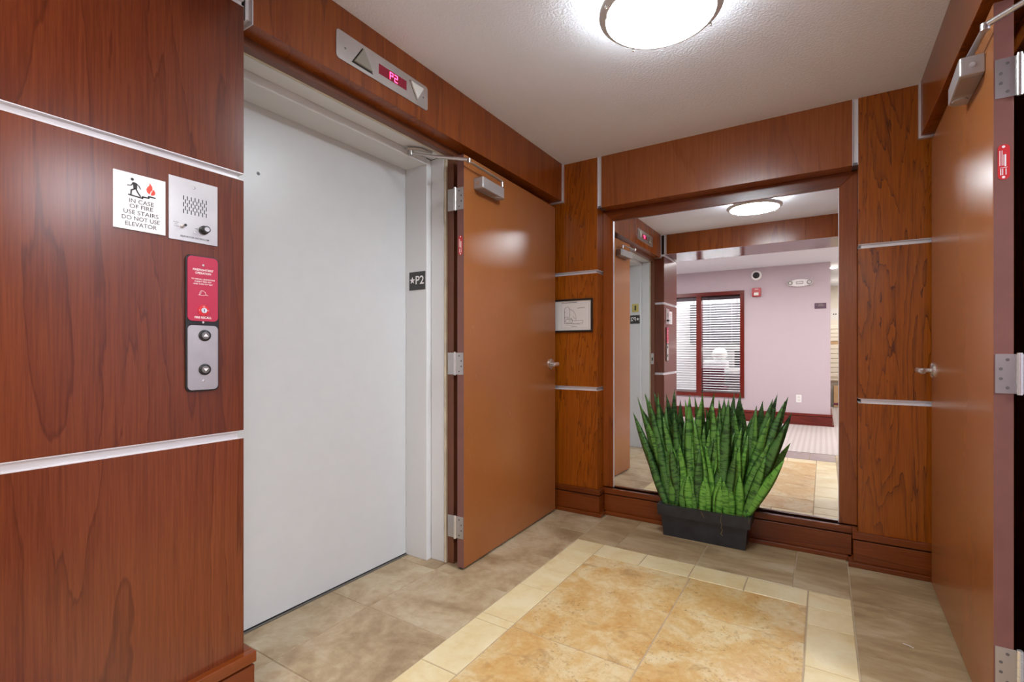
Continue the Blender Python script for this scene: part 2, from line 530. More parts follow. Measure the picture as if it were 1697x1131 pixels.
# ------------------------------------------------------------------ floor
floor = struct(MB().box(-2.1, 0.72, 0.19, 3.35, -0.06, -0.003).build('floor', 'grout'), 'tiled vestibule floor with golden inlay framed by cream border')
GAP = 0.0027
def tile(name, mat, x0, x1, y0, y1):
    g = GAP
    loc = ((x0 + x1) / 2, (y0 + y1) / 2, -0.012)
    w_, d_ = (x1 - x0) / 2 - g, (y1 - y0) / 2 - g
    if w_ < 0.004 or d_ < 0.004: return
    b = 0.0016
    m = MB()
    m.add([(-w_, -d_, 0), (w_, -d_, 0), (w_, d_, 0), (-w_, d_, 0),
           (-w_, -d_, 0.0105), (w_, -d_, 0.0105), (w_, d_, 0.0105), (-w_, d_, 0.0105),
           (-w_ + b, -d_ + b, 0.012), (w_ - b, -d_ + b, 0.012), (w_ - b, d_ - b, 0.012), (-w_ + b, d_ - b, 0.012)],
          [(0, 1, 5, 4), (1, 2, 6, 5), (2, 3, 7, 6), (3, 0, 4, 7), (4, 5, 9, 8), (5, 6, 10, 9), (6, 7, 11, 10), (7, 4, 8, 11), (8, 9, 10, 11)])
    o = m.build(name, mat, floor, local=True)
    o.location = loc
OX0, OX1, OY0, OY1 = -1.232, 0.105, 0.59, 2.662
IX0, IX1, IY0, IY1 = -1.067, -0.060, 0.755, 2.500
XC = -0.554
# golden inlay
for (x0, x1, ys) in ((IX0, XC, [IY0, 0.85, 1.675, IY1]), (XC, IX1, [IY0, 1.35, 2.175, IY1])):
    for a, b in zip(ys[:-1], ys[1:]):
        tile('inlay_tile', 'tile_gold', x0, x1, a, b)
# cream border
xs = [OX0, IX0, -0.815, -0.565, -0.315, IX1, OX1]
for a, b in zip(xs[:-1], xs[1:]):
    tile('border_tile', 'tile_cream', a, b, IY1, OY1)
    tile('border_tile', 'tile_cream', a, b, OY0, IY0)
yl = [IY0, 0.99, 1.32, 1.647, 1.70, 2.004, 2.34, IY1]
yr = [IY0, 1.04, 1.37, 1.70, 2.025, 2.336, IY1]
for a, b in zip(yl[:-1], yl[1:]): tile('border_tile', 'tile_cream', OX0, IX0, a, b)
for a, b in zip(yr[:-1], yr[1:]): tile('border_tile', 'tile_cream', IX1, OX1, a, b)
# tan field
yt = [0.19, 0.585, 1.025, 1.463, 1.897, 2.335, 2.772, 3.2]
for a, b in zip(yt[:-1], yt[1:]):
    tile('field_tile', 'tile_tan', -1.675, OX0, a, b)
    tile('field_tile', 'tile_tan', -1.925, -1.675, a, b)
yq = [0.19, 0.47, 0.91, 1.35, 1.785, 2.222, 2.66, 3.2]
for a, b in zip(yq[:-1], yq[1:]):
    tile('field_tile', 'tile_tan_x', OX1, 0.60, a, b)
for a, b in zip([OX0, -1.0, -0.562, -0.124, OX1][:-1], [OX0, -1.0, -0.562, -0.124, OX1][1:]):
    tile('field_tile', 'tile_tan_x', a, b, OY1, 3.2)
    tile('threshold_tile', 'tile_sheen', a, b, 0.19, OY0)

carpet = struct(MB().box(-3.6, 2.6, -5.45, 0.188, -0.06, 0.002).build('floor_carpet', 'carpet'), 'pale striped carpet of the lobby')
ceiling = struct(MB().box(-3.6, 3.4, -5.45, 3.4, CEIL, CEIL + 0.1).build('ceiling', 'ceiling'), 'white orange-peel textured ceiling')

# ------------------------------------------------------------------ helpers for panelled walls
def strip_xy(parent, x0, x1, y0, y1, z, faces):
    """horizontal aluminium reveal channel: recessed web with thin lips; faces = sides that are open"""
    d = 0.013
    a = [x0, x1, y0, y1]
    if '-x' in faces: a[0] += d
    if '+x' in faces: a[1] -= d
    if '-y' in faces: a[2] += d
    if '+y' in faces: a[3] -= d
    m = MB().box(a[0], a[1], a[2], a[3], z[0], z[1])
    m.box(x0, x1, y0, y1, z[0], z[0] + 0.0022)
    m.box(x0, x1, y0, y1, z[1] - 0.0022, z[1])
    return m.build('reveal_strip', 'alu', parent)

def panels_box(parent, x0, x1, y0, y1, segs, mat='wood_z', name='wall_panel', bevel=0.0012):
    out = []
    for z0, z1 in segs:
        out.append(MB().box(x0, x1, y0, y1, z0, z1).build(name, mat, parent, bevel=bevel))
    return out

# ------------------------------------------------------------------ left wall
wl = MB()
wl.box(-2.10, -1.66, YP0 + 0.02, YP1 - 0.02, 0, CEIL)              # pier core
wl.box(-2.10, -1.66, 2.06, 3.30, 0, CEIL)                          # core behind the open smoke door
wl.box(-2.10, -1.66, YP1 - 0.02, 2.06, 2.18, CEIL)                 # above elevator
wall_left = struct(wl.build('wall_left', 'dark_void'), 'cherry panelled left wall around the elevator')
panels_box(wall_left, -1.66, XL, YP0, YP1, [(0.02, S1[0]), (S1[1], S2[0]), (S2[1], BEAM - 0.022)], 'wood_pier')
strip_xy(wall_left, -1.66, XL, YP0, YP1, S1, ('+x', '+y', '-y'))
strip_xy(wall_left, -1.66, XL, YP0, YP1, S2, ('+x', '+y', '-y'))
# cap of the pier under the cross beam
strip_xy(wall_left, -1.66, XL, YP0, YP1, (BEAM - 0.022, BEAM), ('+x', '-y'))
# header over elevator
MB().box(-1.66, HL, 0.884, 3.092, HB, CEIL).build('header_panel', 'wood_z', wall_left, bevel=0.0015)
MB().box(-1.66, HL - 0.010, 0.858, 0.884, HB + 0.012, CEIL).box(-1.66, HL, 0.881, 0.884, HB, CEIL).box(-1.66, HL, 0.858, 0.861, HB, CEIL).build('reveal_strip', 'alu', wall_left)
MB().box(-1.66, HL + 0.007, 3.092, YB, HB - 0.008, CEIL).build('reveal_strip', 'alu', wall_left)
# panel behind the open door
MB().box(-1.66, -1.645, 2.06, YB, 0.02, HB).build('wall_panel', 'wood_z', wall_left)

# ------------------------------------------------------------------ cross beam between vestibule and lobby
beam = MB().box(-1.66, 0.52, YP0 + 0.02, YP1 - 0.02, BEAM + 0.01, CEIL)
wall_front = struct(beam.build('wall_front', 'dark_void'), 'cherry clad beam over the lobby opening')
xb = [-1.50, -0.82, -0.15, 0.372]
for a, b in zip(xb[:-1], xb[1:]):
    MB().box(a, b - 0.0008, YP1 - 0.02, YP1, BEAM, CEIL).build('beam_panel', 'wood_z', wall_front, bevel=0.0008)
    MB().box(a, b - 0.0008, YP0, YP0 + 0.02, BEAM, CEIL).build('beam_panel', 'wood_z', wall_front, bevel=0.0008)
MB().box(-1.527, 0.375, YP0 + 0.02, YP1 - 0.02, BEAM, BEAM + 0.01).build('soffit_panel', plain('polished_plum_brown_soffit', srgb(110, 62, 50), 0.14, var=0.05), wall_front)
MB().box(-1.527, -1.50, YP1 - 0.02, YP1 - 0.008, BEAM, CEIL).box(-1.503, -1.50, YP1 - 0.02, YP1, BEAM, CEIL).box(-1.527, -1.524, YP1 - 0.02, YP1, BEAM, CEIL).build('reveal_strip', 'alu', wall_front)
MB().box(0.372, 0.40, YP1 - 0.02, YP1 - 0.008, BEAM, CEIL).build('reveal_strip', 'alu', wall_front)

# ------------------------------------------------------------------ back wall
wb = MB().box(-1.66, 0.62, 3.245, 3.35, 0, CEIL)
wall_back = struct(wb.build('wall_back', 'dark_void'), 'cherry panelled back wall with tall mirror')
for (x0, x1, op) in ((-1.645, -1.296, ('-y', '+x')), (0.152, 0.53, ('-y', '-x'))):
    panels_box(wall_back, x0, x1, YB, 3.245, [(0.02, S1[0]), (S1[1], S2[0]), (S2[1], CEIL)], 'wood_fig')
    strip_xy(wall_back, x0, x1, YB, 3.245, S1, op)
    strip_xy(wall_back, x0, x1, YB, 3.245, S2, op)
MB().box(-1.268, 0.126, YB, 3.245, 2.087, CEIL).build('header_panel', 'wood_head', wall_back, bevel=0.0015)
for x0, x1 in ((-1.296, -1.268), (0.126, 0.152)):
    MB().box(x0, x1, YB + 0.012, 3.245, 2.10, CEIL).box(x0, x0 + 0.0025, YB, YB + 0.012, 2.087, CEIL).box(x1 - 0.0025, x1, YB, YB + 0.012, 2.087, CEIL).build('reveal_strip', 'alu', wall_back)
    MB().box(x0, x1, YB + 0.004, 3.20, 2.087, 2.10).build('strip_cap', 'alu_dark', wall_back)

# ------------------------------------------------------------------ right wall
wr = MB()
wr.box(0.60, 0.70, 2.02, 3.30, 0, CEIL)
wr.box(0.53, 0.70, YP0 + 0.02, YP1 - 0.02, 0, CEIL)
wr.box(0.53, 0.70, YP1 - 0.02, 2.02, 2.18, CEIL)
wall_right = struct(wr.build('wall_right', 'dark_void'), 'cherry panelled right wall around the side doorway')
panels_box(wall_right, XR, 0.53, YP0, YP1, [(0.02, S1[0]), (S1[1], S2[0]), (S2[1], BEAM - 0.022)])
strip_xy(wall_right, XR, 0.53, YP0, YP1, S1, ('-x', '+y', '-y'))
strip_xy(wall_right, XR, 0.53, YP0, YP1, S2, ('-x', '+y', '-y'))
strip_xy(wall_right, XR, 0.53, YP0, YP1, (BEAM - 0.022, BEAM), ('-x', '-y'))
MB().box(HR, 0.53, 0.884, 3.092, HB - 0.004, CEIL).build('header_panel', 'wood_z', wall_right, bevel=0.0015)
MB().box(HR - 0.007, 0.53, 3.092, YB, HB - 0.012, CEIL).build('reveal_strip', 'alu', wall_right)
MB().box(HR + 0.01, 0.53, 0.858, 0.884, HB, CEIL).build('reveal_strip', 'alu', wall_right)
MB().box(0.53, 0.60, 2.02, YB, 0.02, CEIL).build('wall_panel', 'wood_z', wall_right)

# ------------------------------------------------------------------ baseboards (cap, board, shoe along a path)
def baseboard(name, runs, mat_for, label, h=BT):
    """runs: list of (x0,x1,y0,y1 of the wall face line, normal) ; each run gets cap/board/shoe boxes"""
    root = struct(empty(name, (runs[0][0], runs[0][2], 0)), label)
    for (x0, x1, y0, y1, nrm, ext0, ext1) in runs:
        for part, z0, z1, pr in (('base_cap', 0.142, h, 0.026), ('base_groove', 0.134, 0.142, 0.010), ('base_board', 0.024, 0.134, 0.022), ('base_shoe', 0.0, 0.024, 0.044)):
            m = MB()
            e0, e1 = ext0 * pr, ext1 * pr
            if nrm == '-y': m.box(x0 - e0, x1 + e1, y0 - pr, y0, z0, z1)
            if nrm == '+y': m.box(x0 - e0, x1 + e1, y0, y0 + pr, z0, z1)
            if nrm == '+x': m.box(x0, x0 + pr, y0 - e0, y1 + e1, z0, z1)
            if nrm == '-x': m.box(x0 - pr, x0, y0 - e0, y1 + e1, z0, z1)
            mt = mat_for[0] if nrm in ('-y', '+y') else mat_for[1]
            if part == 'base_groove': mt = 'dark_void'
            m.build(part, mt, root, bevel=0.0022 if part != 'base_groove' else 0)
    return root
baseboard('baseboard_back', [(-1.63, -1.296, YB, YB, '-y', 0, 1), (-1.296, -1.296, YB, 3.20, '+x', 0, 0),
                             (-1.27, 0.126, 3.197, 3.197, '-y', 0, 0),
                             (0.152, 0.53, YB, YB, '-y', 1, 0), (0.152, 0.152, YB, 3.20, '-x', 0, 0)],
          ('wood_x', 'wood_y'), 'stepped cherry baseboard under the mirror and pilasters')
baseboard('baseboard_left', [(XL, XL, YP0, YP1, '+x', 1, 1), (-1.63, XL, YP1, YP1, '+y', 0, 0), (-1.63, XL, YP0, YP0, '-y', 0, 0)],
          ('wood_x', 'wood_y'), 'cherry baseboard around the near left pier')
baseboard('baseboard_right', [(XR, XR, YP0, YP1, '-x', 1, 1), (XR, 0.50, YP1, YP1, '+y', 0, 0), (XR, 0.53, YP0, YP0, '-y', 0, 0)],
          ('wood_x', 'wood_y'), 'cherry baseboard around the near right pier')

# ------------------------------------------------------------------ elevator: sliding door, white frame, sill
XD = -1.935
EY0, EY1 = 0.885, 1.952
elev = struct(empty('door_1', (XD, (EY0 + EY1) / 2, 0)), 'white sliding elevator door')
MB().box(XD - 0.03, XD, EY0 - 0.03, EY1 + 0.03, 0.008, 2.14).build('door_panel', 'white_door', elev)
MB().lathe([(0.0, 0), (0.0075, 0), (0.0075, 0.0008), (0.0, 0.0008)], 16, (XD, 1.122, 1.836), 'x').build('key_hole', 'alu_dark', elev)
MB().lathe([(0.0, 0), (0.0052, 0), (0.0052, 0.0012), (0.0, 0.0012)], 12, (XD, 1.122, 1.836), 'x').build('key_slot', 'black', elev)
MB().box(XD - 0.03, XD + 0.004, EY0 - 0.03, EY1 + 0.03, -0.02, 0.002).build('sill_gap', 'dark_metal', elev)
MB().box(XD + 0.003, XD + 0.012, EY0 - 0.03, EY1 + 0.03, -0.02, 0.004).build('sill_edge', 'sill', elev)
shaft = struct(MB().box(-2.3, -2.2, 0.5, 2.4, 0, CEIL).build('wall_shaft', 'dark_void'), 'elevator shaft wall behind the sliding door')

trim1 = struct(empty('trim_1', (-1.78, 1.42, 0)), 'white steel elevator door frame')
def jamb(poly_x0, poly_x1, y0, y1, name='jamb', z1=2.142):
    return MB().box(poly_x0, poly_x1, y0, y1, 0.0, z1).build(name, 'white_paint', trim1, bevel=0.003)
jamb(XD + 0.001, -1.781, EY1, EY1 + 0.06, 'inner_jamb'); jamb(XD + 0.001, -1.781, EY0 - 0.06, EY0, 'inner_jamb')
jamb(-1.779, -1.692, EY1 + 0.034, EY1 + 0.09, 'outer_jamb'); jamb(-1.779, -1.692, EY0 - 0.09, EY0 - 0.034, 'outer_jamb')
MB().box(XD + 0.001, -1.781, EY0, EY1, 2.108, 2.17).build('inner_head', 'white_paint', trim1, bevel=0.003)
MB().box(-1.779, -1.692, EY0 - 0.034, EY1 + 0.034, 2.142, 2.18).build('outer_head', 'white_paint', trim1, bevel=0.003)
MB().box(-1.690, -1.677, EY1 + 0.036, EY1 + 0.06, 0, 2.142).box(-1.690, -1.677, EY0 - 0.05, EY0 - 0.036, 0, 2.142).box(-1.690, -1.677, EY0 - 0.036, EY1 + 0.036, 2.1425, 2.16).build('caulk_joint', 'caulk', trim1)

def hollow_frame(name, label, xa, xb, xf, y0, y1, zt):
    """brown steel door frame: rabbet between xa..xb, stop toward xb; xf = face side"""
    t = struct(empty(name, ((xa + xb) / 2, (y0 + y1) / 2, 0)), label)
    MB().box(xa, xb, y1, y1 + 0.05, 0, zt + 0.05).build('jamb', 'frame_brown', t, bevel=0.002)
    MB().box(xa, xb, y0 - 0.05, y0, 0, zt + 0.05).build('jamb', 'frame_brown', t, bevel=0.002)
    MB().box(xa, xb, y0, y1, zt, zt + 0.05).build('frame_head', 'frame_brown', t, bevel=0.002)
    return t
trim2 = hollow_frame('trim_2', 'brown steel smoke door frame in front of the elevator', -1.676, -1.634, -1.634, 0.853, 1.998, 2.140)
trim3 = hollow_frame('trim_3', 'brown steel frame of the right side doorway', 0.505, 0.575, 0.505, 0.853, 1.955, 2.140)
# strike plate on the near jamb
sp = empty('strike', (-1.655, 0.853, 1.02), facing='+y'); bpy.data.objects.remove(sp)
MB().box(-1.672, -1.640, 0.853, 0.8545, 0.965, 1.09).build('strike_plate', 'steel', trim2, bevel=0.0006)
MB().box(-1.664, -1.650, 0.8544, 0.8552, 1.005, 1.04).build('strike_hole', 'black', trim2)

# ------------------------------------------------------------------ hinged brown smoke doors
def smoke_door(name, label, hinge, free, s, width):
    """local x from hinge edge to free edge, z up; outward face at y=0 toward s*y"""
    ang = math.atan2(free[1] - hinge[1], free[0] - hinge[0])
    d = struct(empty(name, (hinge[0], hinge[1], 0), ang), label)
    T = 0.043
    zt = 2.116
    slab = MB().box(0.0012, width, 0, -s * T, 0.012, zt).build('door_slab', 'door', d, bevel=0.0016, local=True)
    MB().box(0, 0.0012, -s * 0.001, -s * (T - 0.001), 0.012, zt).build('door_edge', 'door_edge', d, local=True)
    MB().box(width - 0.001, width + 0.0008, -s * 0.001, -s * (T - 0.001), 0.012, zt).build('door_edge', 'door_edge', d, local=True)
    MB().box(0.004, width - 0.004, -s * 0.012, -s * (T - 0.012), 0.003, 0.012).build('door_sweep', 'black', d, local=True)
    # hinges
    for hz in (1.838, 0.995, 0.158):
        h = MB().box(-0.0022, 0.0004, -s * 0.004, -s * (T + 0.004), hz, hz + 0.112).build('hinge', 'steel', d, local=True, bevel=0.0004)
        yb = -s * (T + 0.011)
        m = MB()
        for q in range(5):
            m.lathe([(0.0, hz + q * 0.0226), (0.0075, hz + q * 0.0226), (0.0075, hz + q * 0.0226 + 0.0205), (0.0, hz + q * 0.0226 + 0.0205)], 12, (-0.004, yb, 0))
        m.lathe([(0.0, hz - 0.003), (0.0065, hz - 0.003), (0.0065, hz + 0.116), (0.0, hz + 0.116)], 12, (-0.004, yb, 0))
        m.build('hinge_barrel', 'chrome', h, local=True, smooth=True)
        fr = MB().box(-0.0022, 0.0004, -s * (T + 0.018), -s * (T + 0.058), hz, hz + 0.112)
        fr.build('hinge_leaf', 'steel', h, local=True)
        for (qy, qz) in ((0.33, 0.016), (0.13, 0.042), (0.13, 0.070), (0.33, 0.096)):
            yy = -s * (T * (0.16 + qy * 1.6))
            MB().lathe([(0.0, -0.0032), (0.0042, -0.0032), (0.0046, -0.002), (0.0, -0.002)], 10, (0, yy, hz + qz), 'x').build('screw', 'alu_dark', h, local=True)
    # rating label on hinge edge
    lab = MB().prism([(-s * (T / 2 + 0.0005) + p[0], p[1]) for p in rrect(0.025, 0.10, 0.011, 0, 1.655)], -0.0008, 0.0002, 'x').build('rating_label', 'label_red', d, local=True)
    m = MB()
    yc = -s * T / 2
    m.lathe([(0.0, -0.0012), (0.0035, -0.0012), (0.0035, -0.0006), (0.0, -0.0006)], 10, (0, yc, 1.6985), 'x')
    m.lathe([(0.0, -0.0012), (0.0035, -0.0012), (0.0035, -0.0006), (0.0, -0.0006)], 10, (0, yc, 1.6115), 'x')
    m.box(-0.0012, -0.0007, yc - 0.0055, yc - 0.002, 1.642, 1.676)
    for q in (-0.0005, 0.0022, 0.005, 0.0078):
        m.box(-0.0012, -0.0007, yc + q, yc + q + 0.0009, 1.645, 1.688 if q > 0 else 1.676)
    for q in (-0.006, 0.001, 0.005):
        m.box(-0.0012, -0.0007, yc + q, yc + q + 0.0018, 1.618, 1.636)
    m.box(-0.0012, -0.0007, yc - 0.008, yc + 0.008, 1.6385, 1.6395)
    m.build('label_print', 'white_print', lab, local=True)
    # lever handle
    hx, hz = width - 0.075, 1.026
    lv = MB().lathe([(0.0, 0), (0.036, 0), (0.036, s * 0.007), (0.031, s * 0.012), (0.012, s * 0.013), (0.0, s * 0.013)], 24, (hx, 0, hz), 'y').build('handle_rose', 'chrome', d, local=True, smooth=True)
    m = MB()
    m.tube([(hx, s * 0.010, hz), (hx, s * 0.045, hz), (hx - 0.004, s * 0.056, hz), (hx - 0.016, s * 0.062, hz)], [0.010, 0.010, 0.010, 0.009], 12)
    m.tube([(hx - 0.010, s * 0.060, hz), (hx - 0.05, s * 0.063, hz + 0.001), (hx - 0.10, s * 0.058, hz - 0.001), (hx - 0.118, s * 0.048, hz - 0.002)], [0.0105, 0.0095, 0.0090, 0.008], 12, 1.4)
    m.build('lever', 'chrome', lv, local=True, smooth=True)
    # door closer : body, cap, pinion, main arm, forearm
    b0, b1, z0, z1 = 0.085, 0.325, 1.962, 2.02
    prof = [(b0, 0.0), (b1, 0.0), (b1, s * 0.040), (b1 - 0.022, s * 0.054), (b0 + 0.006, s * 0.060), (b0, s * 0.056)]
    cl = MB().prism(prof, z0, z1, 'z').build('closer_body', 'closer_grey', d, bevel=0.004, local=True)
    MB().prism([(b0 + 0.02, 0.002 * s), (b0 + 0.15, 0.002 * s), (b0 + 0.15, s * 0.052), (b0 + 0.02, s * 0.053)], z0 - 0.0015, z0 + 0.002, 'z').build('closer_cover', 'closer_shaded', cl, local=True)
    MB().lathe([(0.0, z0 - 0.004), (0.020, z0 - 0.004), (0.023, z0 + 0.003), (0.0, z0 + 0.003)], 20, (b0 + 0.19, s * 0.028, 0)).build('pinion_cap', 'closer_grey', cl, local=True, smooth=True)
    MB().lathe([(0.0, -0.002), (0.0075, -0.002), (0.0085, 0.001), (0.0, 0.001)], 16, (b0, s * 0.03, (z0 + z1) / 2), 'x').build('valve_screw', 'chrome', cl, local=True, smooth=True)
    return d, cl

dl, cl_l = smoke_door('door_2', 'brown smoke door held open beside the elevator', (-1.539, 1.963), (-1.580, 3.046), -1, 1.080)
dr, cl_r = smoke_door('door_3', 'brown smoke door held open along the right wall', (0.411, 1.930), (0.432, 3.034), 1, 1.100)

def closer_arm(cl, door, pin, elbow, shoe, foot):
    """arm points in world space, converted to the door's frame"""
    bpy.context.view_layer.update()
    inv = door.matrix_world.inverted()
    q = [inv @ Vector(p) for p in (pin, elbow, shoe)]
    m = MB()
    m.tube([q[0] + Vector((0, 0, -0.03)), q[0]], 0.008, 10)
    m.tube([q[0] + Vector((0, 0, 0.002)), q[1]], [0.011, 0.009], 8, 0.45)
    m.lathe([(0.0, -0.008), (0.011, -0.008), (0.011, 0.012), (0.0, 0.012)], 14, tuple(q[1]))
    m.build('main_arm', 'steel', cl, local=True, smooth=True)
    mid = q[1].lerp(q[2], 0.55)
    m = MB()
    m.tube([q[1] + Vector((0, 0, 0.007)), mid], [0.0085, 0.008], 10)
    m.tube([mid, q[2]], [0.0055, 0.0055], 10)
    m.build('forearm', 'steel', cl, local=True, smooth=True)
    f = [inv @ Vector(p) for p in foot]
    m = MB()
    m.tube(f, [0.012, 0.016, 0.016, 0.009], 10, 0.5)
    m.lathe([(0.0, -0.012), (0.014, -0.012), (0.014, 0.014), (0.0, 0.014)], 14, tuple(q[2]))
    m.build('arm_shoe', 'steel', cl, local=True, smooth=True)
closer_arm(cl_l, dl, (-1.505, 2.262, 2.055), (-1.497, 1.949, 2.066), (-1.752, 1.800, 2.112), [(-1.752, 1.77, 2.125), (-1.745, 1.80, 2.130), (-1.72, 1.83, 2.133), (-1.70, 1.90, 2.133)])
closer_arm(cl_r, dr, (0.384, 2.205, 2.036), (0.388, 1.900, 2.037), (0.60, 1.74, 2.085), [(0.60, 1.72, 2.10), (0.58, 1.74, 2.12), (0.57, 1.77, 2.132), (0.55, 1.83, 2.132)])

# ------------------------------------------------------------------ mirror
mir = tag(empty('wall_mirror', (-0.576, YM, 0.176)), 'tall cherry framed mirror on back wall behind the snake plant', 'mirror')
gx0, gx1, gz0, gz1 = -1.2226, 0.0706, 0.172, 2.010
MB().box(gx0 - 0.01, gx1 + 0.01, YM + 0.010, YM + 0.014, gz0 + 0.0045, gz1 + 0.01).build('mirror_glass', 'mirror', mir)
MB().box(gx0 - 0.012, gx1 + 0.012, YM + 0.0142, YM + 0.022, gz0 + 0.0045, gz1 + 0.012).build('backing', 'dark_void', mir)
def frame_piece(poly, name, mat):
    MB().prism(poly, YM, YM + 0.0235, 'y').build(name, mat, mir, bevel=0.002)
fx0, fx1, fz1 = -1.2955, 0.1515, 2.0865
frame_piece([(fx0, 0.1765), (gx0, 0.1765), (gx0, gz1), (fx0, fz1)], 'frame_stile', 'wood_z')
frame_piece([(gx1, 0.1765), (fx1, 0.1765), (fx1, fz1), (gx1, gz1)], 'frame_stile', 'wood_z')
frame_piece([(fx0, fz1), (gx0, gz1), (gx1, gz1), (fx1, fz1)], 'frame_rail', 'wood_x')
for q in (gx0, gx1 - 0.003):
    MB().box(q, q + 0.003, YM + 0.004, YM + 0.0098, gz0 + 0.0045, gz1).build('mirror_edge', 'alu', mir)

# ------------------------------------------------------------------ ceiling light
lx, ly = -0.503, 1.79
cl_ = tag(empty('ceiling_light', (lx, ly, CEIL)), 'round opal flush ceiling light with brushed nickel ring', 'ceiling light')
MB().lathe([(0.0, CEIL), (0.178, CEIL), (0.178, CEIL - 0.012), (0.0, CEIL - 0.012)], 48, (lx, ly, 0)).build('lamp_pan', 'pan_white', cl_, smooth=True)
MB().lathe([(0.0, CEIL - 0.0125), (0.182, CEIL - 0.0125), (0.186, CEIL - 0.05), (0.189, CEIL - 0.084), (0.0, CEIL - 0.084)], 56, (lx, ly, 0)).build('glass_drum', 'drum', cl_, smooth=True)
prof = [(0.0, CEIL - 0.0845), (0.189, CEIL - 0.0845)]
for i in range(1, 9):
    a = R(90 * i / 8)
    prof.append((0.189 * math.cos(a) if i < 8 else 0.0, CEIL - 0.085 - 0.032 * math.sin(a)))
MB().lathe(prof, 56, (lx, ly, 0)).build('opal_dome', 'dome', cl_, smooth=True)
MB().lathe([(0.192, CEIL - 0.074), (0.213, CEIL - 0.070), (0.217, CEIL - 0.074), (0.217, CEIL - 0.082), (0.206, CEIL - 0.093), (0.193, CEIL - 0.097), (0.192, CEIL - 0.074)], 56, (lx, ly, 0)).build('ring', 'nickel', cl_, smooth=True)
for a in (20, 110, 200, 290):
    px, py = lx + 0.209 * math.cos(R(a + 25)), ly + 0.209 * math.sin(R(a + 25))
    MB().lathe([(0.0, CEIL - 0.102), (0.0045, CEIL - 0.100), (0.0055, CEIL - 0.095), (0.003, CEIL - 0.090), (0.003, CEIL - 0.075), (0.0, CEIL - 0.075)], 10, (px, py, 0)).build('finial', 'chrome', cl_, smooth=True)

# ------------------------------------------------------------------ signs on the near left pier (local x right, y up, z out)
def plate(name, label, cat, facing, centre, wd, ht, th, mat, r=0.0, body='plate', bevel=0.0):
    e = tag(empty(name, centre, facing=facing), label, cat)
    poly = rrect(wd, ht, r) if r else [(wd / 2, ht / 2), (-wd / 2, ht / 2), (-wd / 2, -ht / 2), (wd / 2, -ht / 2)]
    p = MB().prism(poly, 0.0, th).build(body, mat, e, local=True, bevel=bevel)
    return e, p

fs, _ = plate('fire_sign', 'white acrylic sign telling to use stairs in case of fire', 'sign', '+x', (XL, 0.5634, 1.5065), 0.1168, 0.1475, 0.004, 'sign_white')
W_, H_ = 0.1168, 0.1475
def fx(a): return (a - 0.5) * W_
def fy(b): return (0.5 - b) * H_
for t_, a0, a1, b_ in (('IN CASE', .287, .76, .483), ('OF FIRE', .295, .745, .577), ('USE STAIRS', .18, .855, .685), ('DO NOT USE', .15, .88, .79), ('ELEVATOR', .215, .82, .895)):
    text(t_, fs, 'ink', fx((a0 + a1) / 2), fy(b_), (a1 - a0) * W_, 0.072 * H_, 0.0044)
m = MB()
Z0, Z1 = 0.004, 0.0045
P = lambda *pts: [(fx(a), fy(b)) for a, b in pts]
m.disc(fx(.345), fy(.105), 0.0036, Z0, Z1)
m.prism(P((.345, .155), (.40, .150), (.44, .17), (.435, .26), (.37, .28), (.36, .21)), Z0, Z1)
m.stroke(P((.36, .165), (.325, .215), (.255, .225)), 0.0022, Z0, Z1)
m.stroke(P((.42, .165), (.475, .205), (.50, .25)), 0.0022, Z0, Z1)
m.stroke(P((.39, .265), (.325, .30), (.32, .375)), 0.0032, Z0, Z1)
m.stroke(P((.415, .265), (.45, .32), (.50, .38)), 0.0032, Z0, Z1)
m.build('running_figure', 'ink', fs, local=True)
m = MB()
m.stroke(P((.275, .385), (.54, .405)), 0.0034, Z0, Z1)
m.stroke(P((.54, .40), (.54, .378), (.66, .378), (.66, .348), (.79, .352)), 0.0034, Z0, Z1)
m.build('stair_symbol', 'ink', fs, local=True)
m = MB()
m.prism(P((.68, .10), (.73, .16), (.735, .215), (.70, .25), (.675, .305), (.63, .275), (.615, .225), (.64, .175), (.675, .145)), Z0, Z1)
m.prism(P((.755, .20), (.79, .25), (.785, .29), (.745, .315), (.70, .31), (.715, .265)), Z0, Z1)
m.build('flame_symbol', 'flame_red', fs, local=True)

ic, _ = plate('elevator_intercom', 'brushed steel elevator intercom plate with grille, switch and knob', 'intercom', '+x', (XL, 0.6945, 1.516), 0.1285, 0.176, 0.003, 'steel')
W_, H_ = 0.1285, 0.176
m = MB()
for c_ in range(13):
    x = fx(.285 + .47 * c_ / 12)
    for r_ in range(3):
        b = .275 + .108 * r_ + (.055 if c_ % 2 else 0)
        if c_ % 2 and r_ == 2: continue
        m.prism(rrect(0.0024, 0.0125, 0.0011, x, fy(b + .035), 2), 0.0029, 0.0033)
m.build('speaker_grille', 'black', ic, local=True)
for a, b in ((.5, .115), (.52, .835)):
    m = MB().lathe([(0.0, 0.003), (0.0042, 0.003), (0.0036, 0.0048), (0.0, 0.005)], 14, (fx(a), fy(b), 0)); m.build('screw', 'chrome', ic, local=True, smooth=True)
m = MB().lathe([(0.0, 0.003), (0.006, 0.003), (0.006, 0.006), (0.0042, 0.006), (0.0042, 0.018), (0.0, 0.018)], 16, (fx(.275), fy(.765), 0)); tb = m.build('talk_button', 'chrome', ic, local=True, smooth=True)
MB().lathe([(0.0, 0.0178), (0.0034, 0.0178), (0.0034, 0.0195), (0.0, 0.0195)], 14, (fx(.275), fy(.765), 0)).build('button_tip', 'black', tb, local=True)
kn = MB().lathe([(0.0, 0.003), (0.0125, 0.003), (0.0125, 0.009), (0.0105, 0.011), (0.0098, 0.0235), (0.0, 0.0235)], 24, (fx(.70), fy(.775), 0)).build('volume_knob', 'black', ic, local=True, smooth=True)
